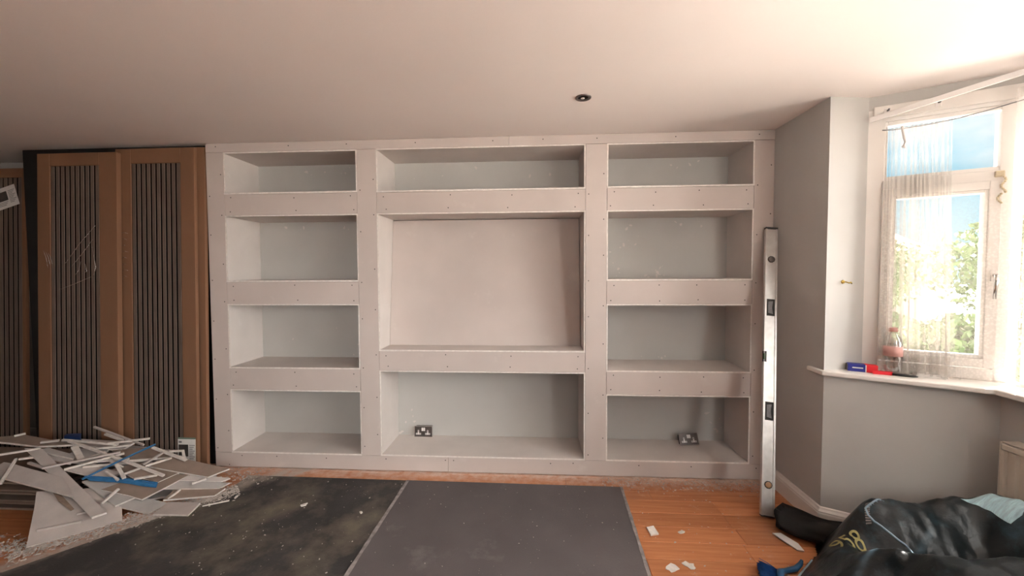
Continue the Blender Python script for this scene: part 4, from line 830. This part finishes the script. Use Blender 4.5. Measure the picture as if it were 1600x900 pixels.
for p, q in zip(sm[::2], sm[1::2]):
    d = (q - p).normalized(); n = Vector((-d.y, d.x, 0)) * 0.016; tube(bm, [p - n * 0.1, p + n + Vector((0, 0, 0.002))], 0.0016, 4)
st = fin('stitches', bm, M['stitch'], rim); st['kind'] = 'stuff'
bm = bmesh.new(); tube(bm, on_sack(HEM2[:4]), 0.005, 6); fin('lower_hem', bm, M['stitch'], sk, True)
# printed number, laid on the cloth
cu = bpy.data.curves.new('number_text', 'FONT'); cu.body = '958'; cu.size = 1.0; to = bpy.data.objects.new('number_text', cu); COL.objects.link(to)
dg = bpy.context.evaluated_depsgraph_get(); tm = bpy.data.meshes.new_from_object(to.evaluated_get(dg)); bpy.data.objects.remove(to)
bm = bmesh.new(); bm.from_mesh(tm); bmesh.ops.triangulate(bm, faces=bm.faces); bmesh.ops.subdivide_edges(bm, edges=bm.edges, cuts=2)
ow = Vector(TXT[0]); ux = (Vector(TXT[1]) - ow); vy = (Vector(TXT[2]) - ow)
wx = max(v.co.x for v in bm.verts); wy = max(v.co.y for v in bm.verts)
for v in bm.verts:
    p = ow + ux * (v.co.x / wx) + vy * (v.co.y / wy); v.co = (p.x, p.y, sack_z(p.x, p.y) + 0.004)
fin('printed_number', bm, M['print'], sk)
# pale blue patch laid over the top right of the sack
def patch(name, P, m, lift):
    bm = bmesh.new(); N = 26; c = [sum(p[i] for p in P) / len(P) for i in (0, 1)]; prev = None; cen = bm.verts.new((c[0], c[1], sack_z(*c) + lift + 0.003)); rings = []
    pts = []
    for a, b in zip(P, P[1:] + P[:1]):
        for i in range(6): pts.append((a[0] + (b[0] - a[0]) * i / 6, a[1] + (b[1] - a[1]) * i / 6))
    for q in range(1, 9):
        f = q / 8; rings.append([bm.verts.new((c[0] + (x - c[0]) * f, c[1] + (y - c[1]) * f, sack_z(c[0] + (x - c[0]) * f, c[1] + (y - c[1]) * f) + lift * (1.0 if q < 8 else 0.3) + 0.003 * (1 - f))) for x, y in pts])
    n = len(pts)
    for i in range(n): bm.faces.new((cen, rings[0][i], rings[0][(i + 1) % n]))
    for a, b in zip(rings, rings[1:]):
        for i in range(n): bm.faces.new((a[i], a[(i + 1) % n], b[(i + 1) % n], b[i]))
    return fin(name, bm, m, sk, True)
patch('sack_patch', PALE_PATCH, M['pale_patch'], 0.006)
bm = bmesh.new(); Lp = on_sack([(1.552, -0.880), (1.538, -0.893), (1.522, -0.926)], 0.006); Rp = on_sack([(1.572, -0.890), (1.552, -0.905), (1.540, -0.935)], 0.005)
for i in range(len(Lp) - 1):
    bm.faces.new([bm.verts.new(v) for v in (Lp[i], Rp[i], Rp[i].lerp(Rp[i + 1], 0.55), Lp[i].lerp(Lp[i + 1], 0.55))])
me = bpy.data.meshes.new('woven_tab'); bm.to_mesh(me); bm.free(); wt = link('woven_tab', me, M['hem'], sk); wt['kind'] = 'stuff'
# black cloth sleeve, flattened, running under the sack
bm = bmesh.new(); A = Vector((1.372, -0.520, 0)); Bv = Vector((1.66, -0.750, 0)); d = (Bv - A).normalized(); s = Vector((-d.y, d.x, 0)); rings = []
for i in range(15):
    t = i / 14; c = A.lerp(Bv, t); w = 0.108 - 0.018 * t + 0.006 * math.sin(t * 9); hgt = 0.050 - 0.006 * math.sin(t * 5); ring = []
    for k in range(28):
        a = 2 * math.pi * k / 28; fold = 1 + 0.10 * math.sin(a * 3 + t * 4) + 0.05 * math.sin(a * 7 - t * 6)
        ring.append(bm.verts.new(c + s * (w * math.cos(a) * fold) + Vector((0, 0, hgt + 0.012 + (hgt + (0.012 if math.cos(a) > 0.5 else 0)) * math.sin(a) * fold)) + d * (0.018 * math.sin(a * 2 + 1) * (1 - t))))
    rings.append(ring)
for a, b in zip(rings, rings[1:]):
    for k in range(28): bm.faces.new((a[k], a[(k + 1) % 28], b[(k + 1) % 28], b[k]))
inner = [bm.verts.new(A.lerp(v.co, 0.8) + d * 0.06 + Vector((0, 0, 0.012))) for v in rings[0]]
for k in range(28): bm.faces.new((rings[0][k], rings[0][(k + 1) % 28], inner[(k + 1) % 28], inner[k]))
bm.faces.new(inner); bm.faces.new(rings[-1])
for v in bm.verts: v.co.z = max(0.003, v.co.z)
tag(fin('black_sleeve', bm, M['cloth'], None, True), 'flattened black cloth sleeve beside the foot of the spirit level', 'cloth')
# white torn scrap under the sleeve
offcut('torn_scrap', [(1.292, -0.600, 0.014), (1.330, -0.610, 0.022), (1.372, -0.690, 0.020), (1.375, -0.735, 0.012), (1.345, -0.725, 0.010), (1.320, -0.665, 0.012)], M['paper'], 'torn white scrap of board lying under the black sleeve', 0.008, 'scrap', None)
# blue hand brush
hb = empty('hand_brush', (1.15, -0.9, 0.0), 'blue hand brush with splayed bristles at the bottom edge', 'brush')
bm = bmesh.new(); tube(bm, [(1.285, -0.858, 0.050), (1.275, -0.862, 0.030), (1.245, -0.876, 0.018), (1.19, -0.893, 0.018), (1.155, -0.91, 0.024), (1.11, -0.985, 0.03)], [0.006, 0.011, 0.013, 0.012, 0.016, 0.015], 10); fin('handle', bm, M['brushh'], hb, True)
bm = bmesh.new(); random.seed(3)
for i in range(420):
    t = random.random(); b0 = Vector((1.155, -0.905, 0.022)).lerp(Vector((1.110, -0.99, 0.026)), t); e0 = b0 + Vector((-0.070 - 0.02 * t + random.uniform(-.008, .008), 0.055 * (1 - t) - 0.025 * t + random.uniform(-.01, .01), random.uniform(-0.016, 0.018)))
    tube(bm, [b0, b0.lerp(e0, .6) + Vector((0, 0, .004)), e0], [0.0022, 0.0022, 0.0016], 3, False)
br = fin('bristles', bm, M['brushb'], hb); br['kind'] = 'stuff'

# ================================================================== OUTDOORS beyond the bay window
struct(box('ground', -30, 60, -40, 60, -0.75, -0.6, M['grass']))
def tree(name, label, x, y, h, r, seed, z0=-0.6):
    random.seed(seed); e = empty(name, (x, y, z0), label, 'tree' if name != 'hedge_bush' else 'bush', 'greenery outside the bay')
    bm = bmesh.new(); tube(bm, [(x, y, z0), (x + 0.1, y, z0 + h * 0.4), (x, y + 0.1, z0 + h * 0.75)], [0.16, 0.12, 0.05] if name != 'hedge_bush' else [0.05, 0.04, 0.02], 8); fin('trunk', bm, M['bark'], e, True)
    vs, fs = [], []
    for i in range(3600):
        a, b = random.uniform(0, 6.283), random.uniform(-1, 1); q = random.uniform(0.55, 1.0); lump = 1 + 0.25 * math.sin(a * 3 + seed) * math.sin(b * 4)
        c = Vector((x + r * lump * q * math.cos(a) * math.sqrt(1 - b * b), y + r * lump * q * math.sin(a) * math.sqrt(1 - b * b), z0 + h * 0.62 + h * 0.38 * b * q)); n = Vector((random.uniform(-1, 1), random.uniform(-1, 1), random.uniform(-.3, 1))).normalized()
        u = n.orthogonal().normalized(); w = n.cross(u); sz = 0.05 + 0.06 * random.random(); k = len(vs)
        vs += [c - u * sz, c + w * sz * .5, c + u * sz, c - w * sz * .5]; fs.append((k, k + 1, k + 2, k + 3))
    me = bpy.data.meshes.new('foliage'); me.from_pydata(vs, [], fs); me.update(); o = link('foliage', me, M['leaf'], e); o['kind'] = 'stuff'
tree('garden_tree', 'leafy garden tree beyond the window, behind the handle side of the pane', 10.8, 6.6, 3.4, 1.5, 5)
tree('garden_tree', 'garden tree seen through the middle of the lower pane', 10.4, 10.6, 3.2, 1.5, 9)
tree('hedge_bush', 'low bush just outside the bottom right of the lower pane', 7.0, 4.0, 1.35, 0.8, 12)
tree('hedge_bush', 'low bush further along outside the lower pane', 7.3, 6.3, 1.2, 0.8, 14)
ho = empty('neighbour_house', (13, 16, -0.6), 'pale rendered house glimpsed through the net curtain', 'house')
box('wall', 10.5, 15.5, 14.0, 19.0, -0.6, 2.1, M['render'], ho)
bm = bmesh.new(); prism(bm, [(13.7, 2.1), (19.3, 2.1), (16.5, 3.3)], 10.2, 15.8, lambda y, z, x: (x, y, z)); fin('roof', bm, M['roof'], ho)
for x in (11.2, 13.0, 14.6):
    f = box('window', x - 0.45, x + 0.45, 13.96, 14.02, 0.4, 1.5, M['upvc'], ho); box('pane', x - 0.38, x + 0.38, 13.94, 13.97, 0.47, 1.43, M['ink'], f)
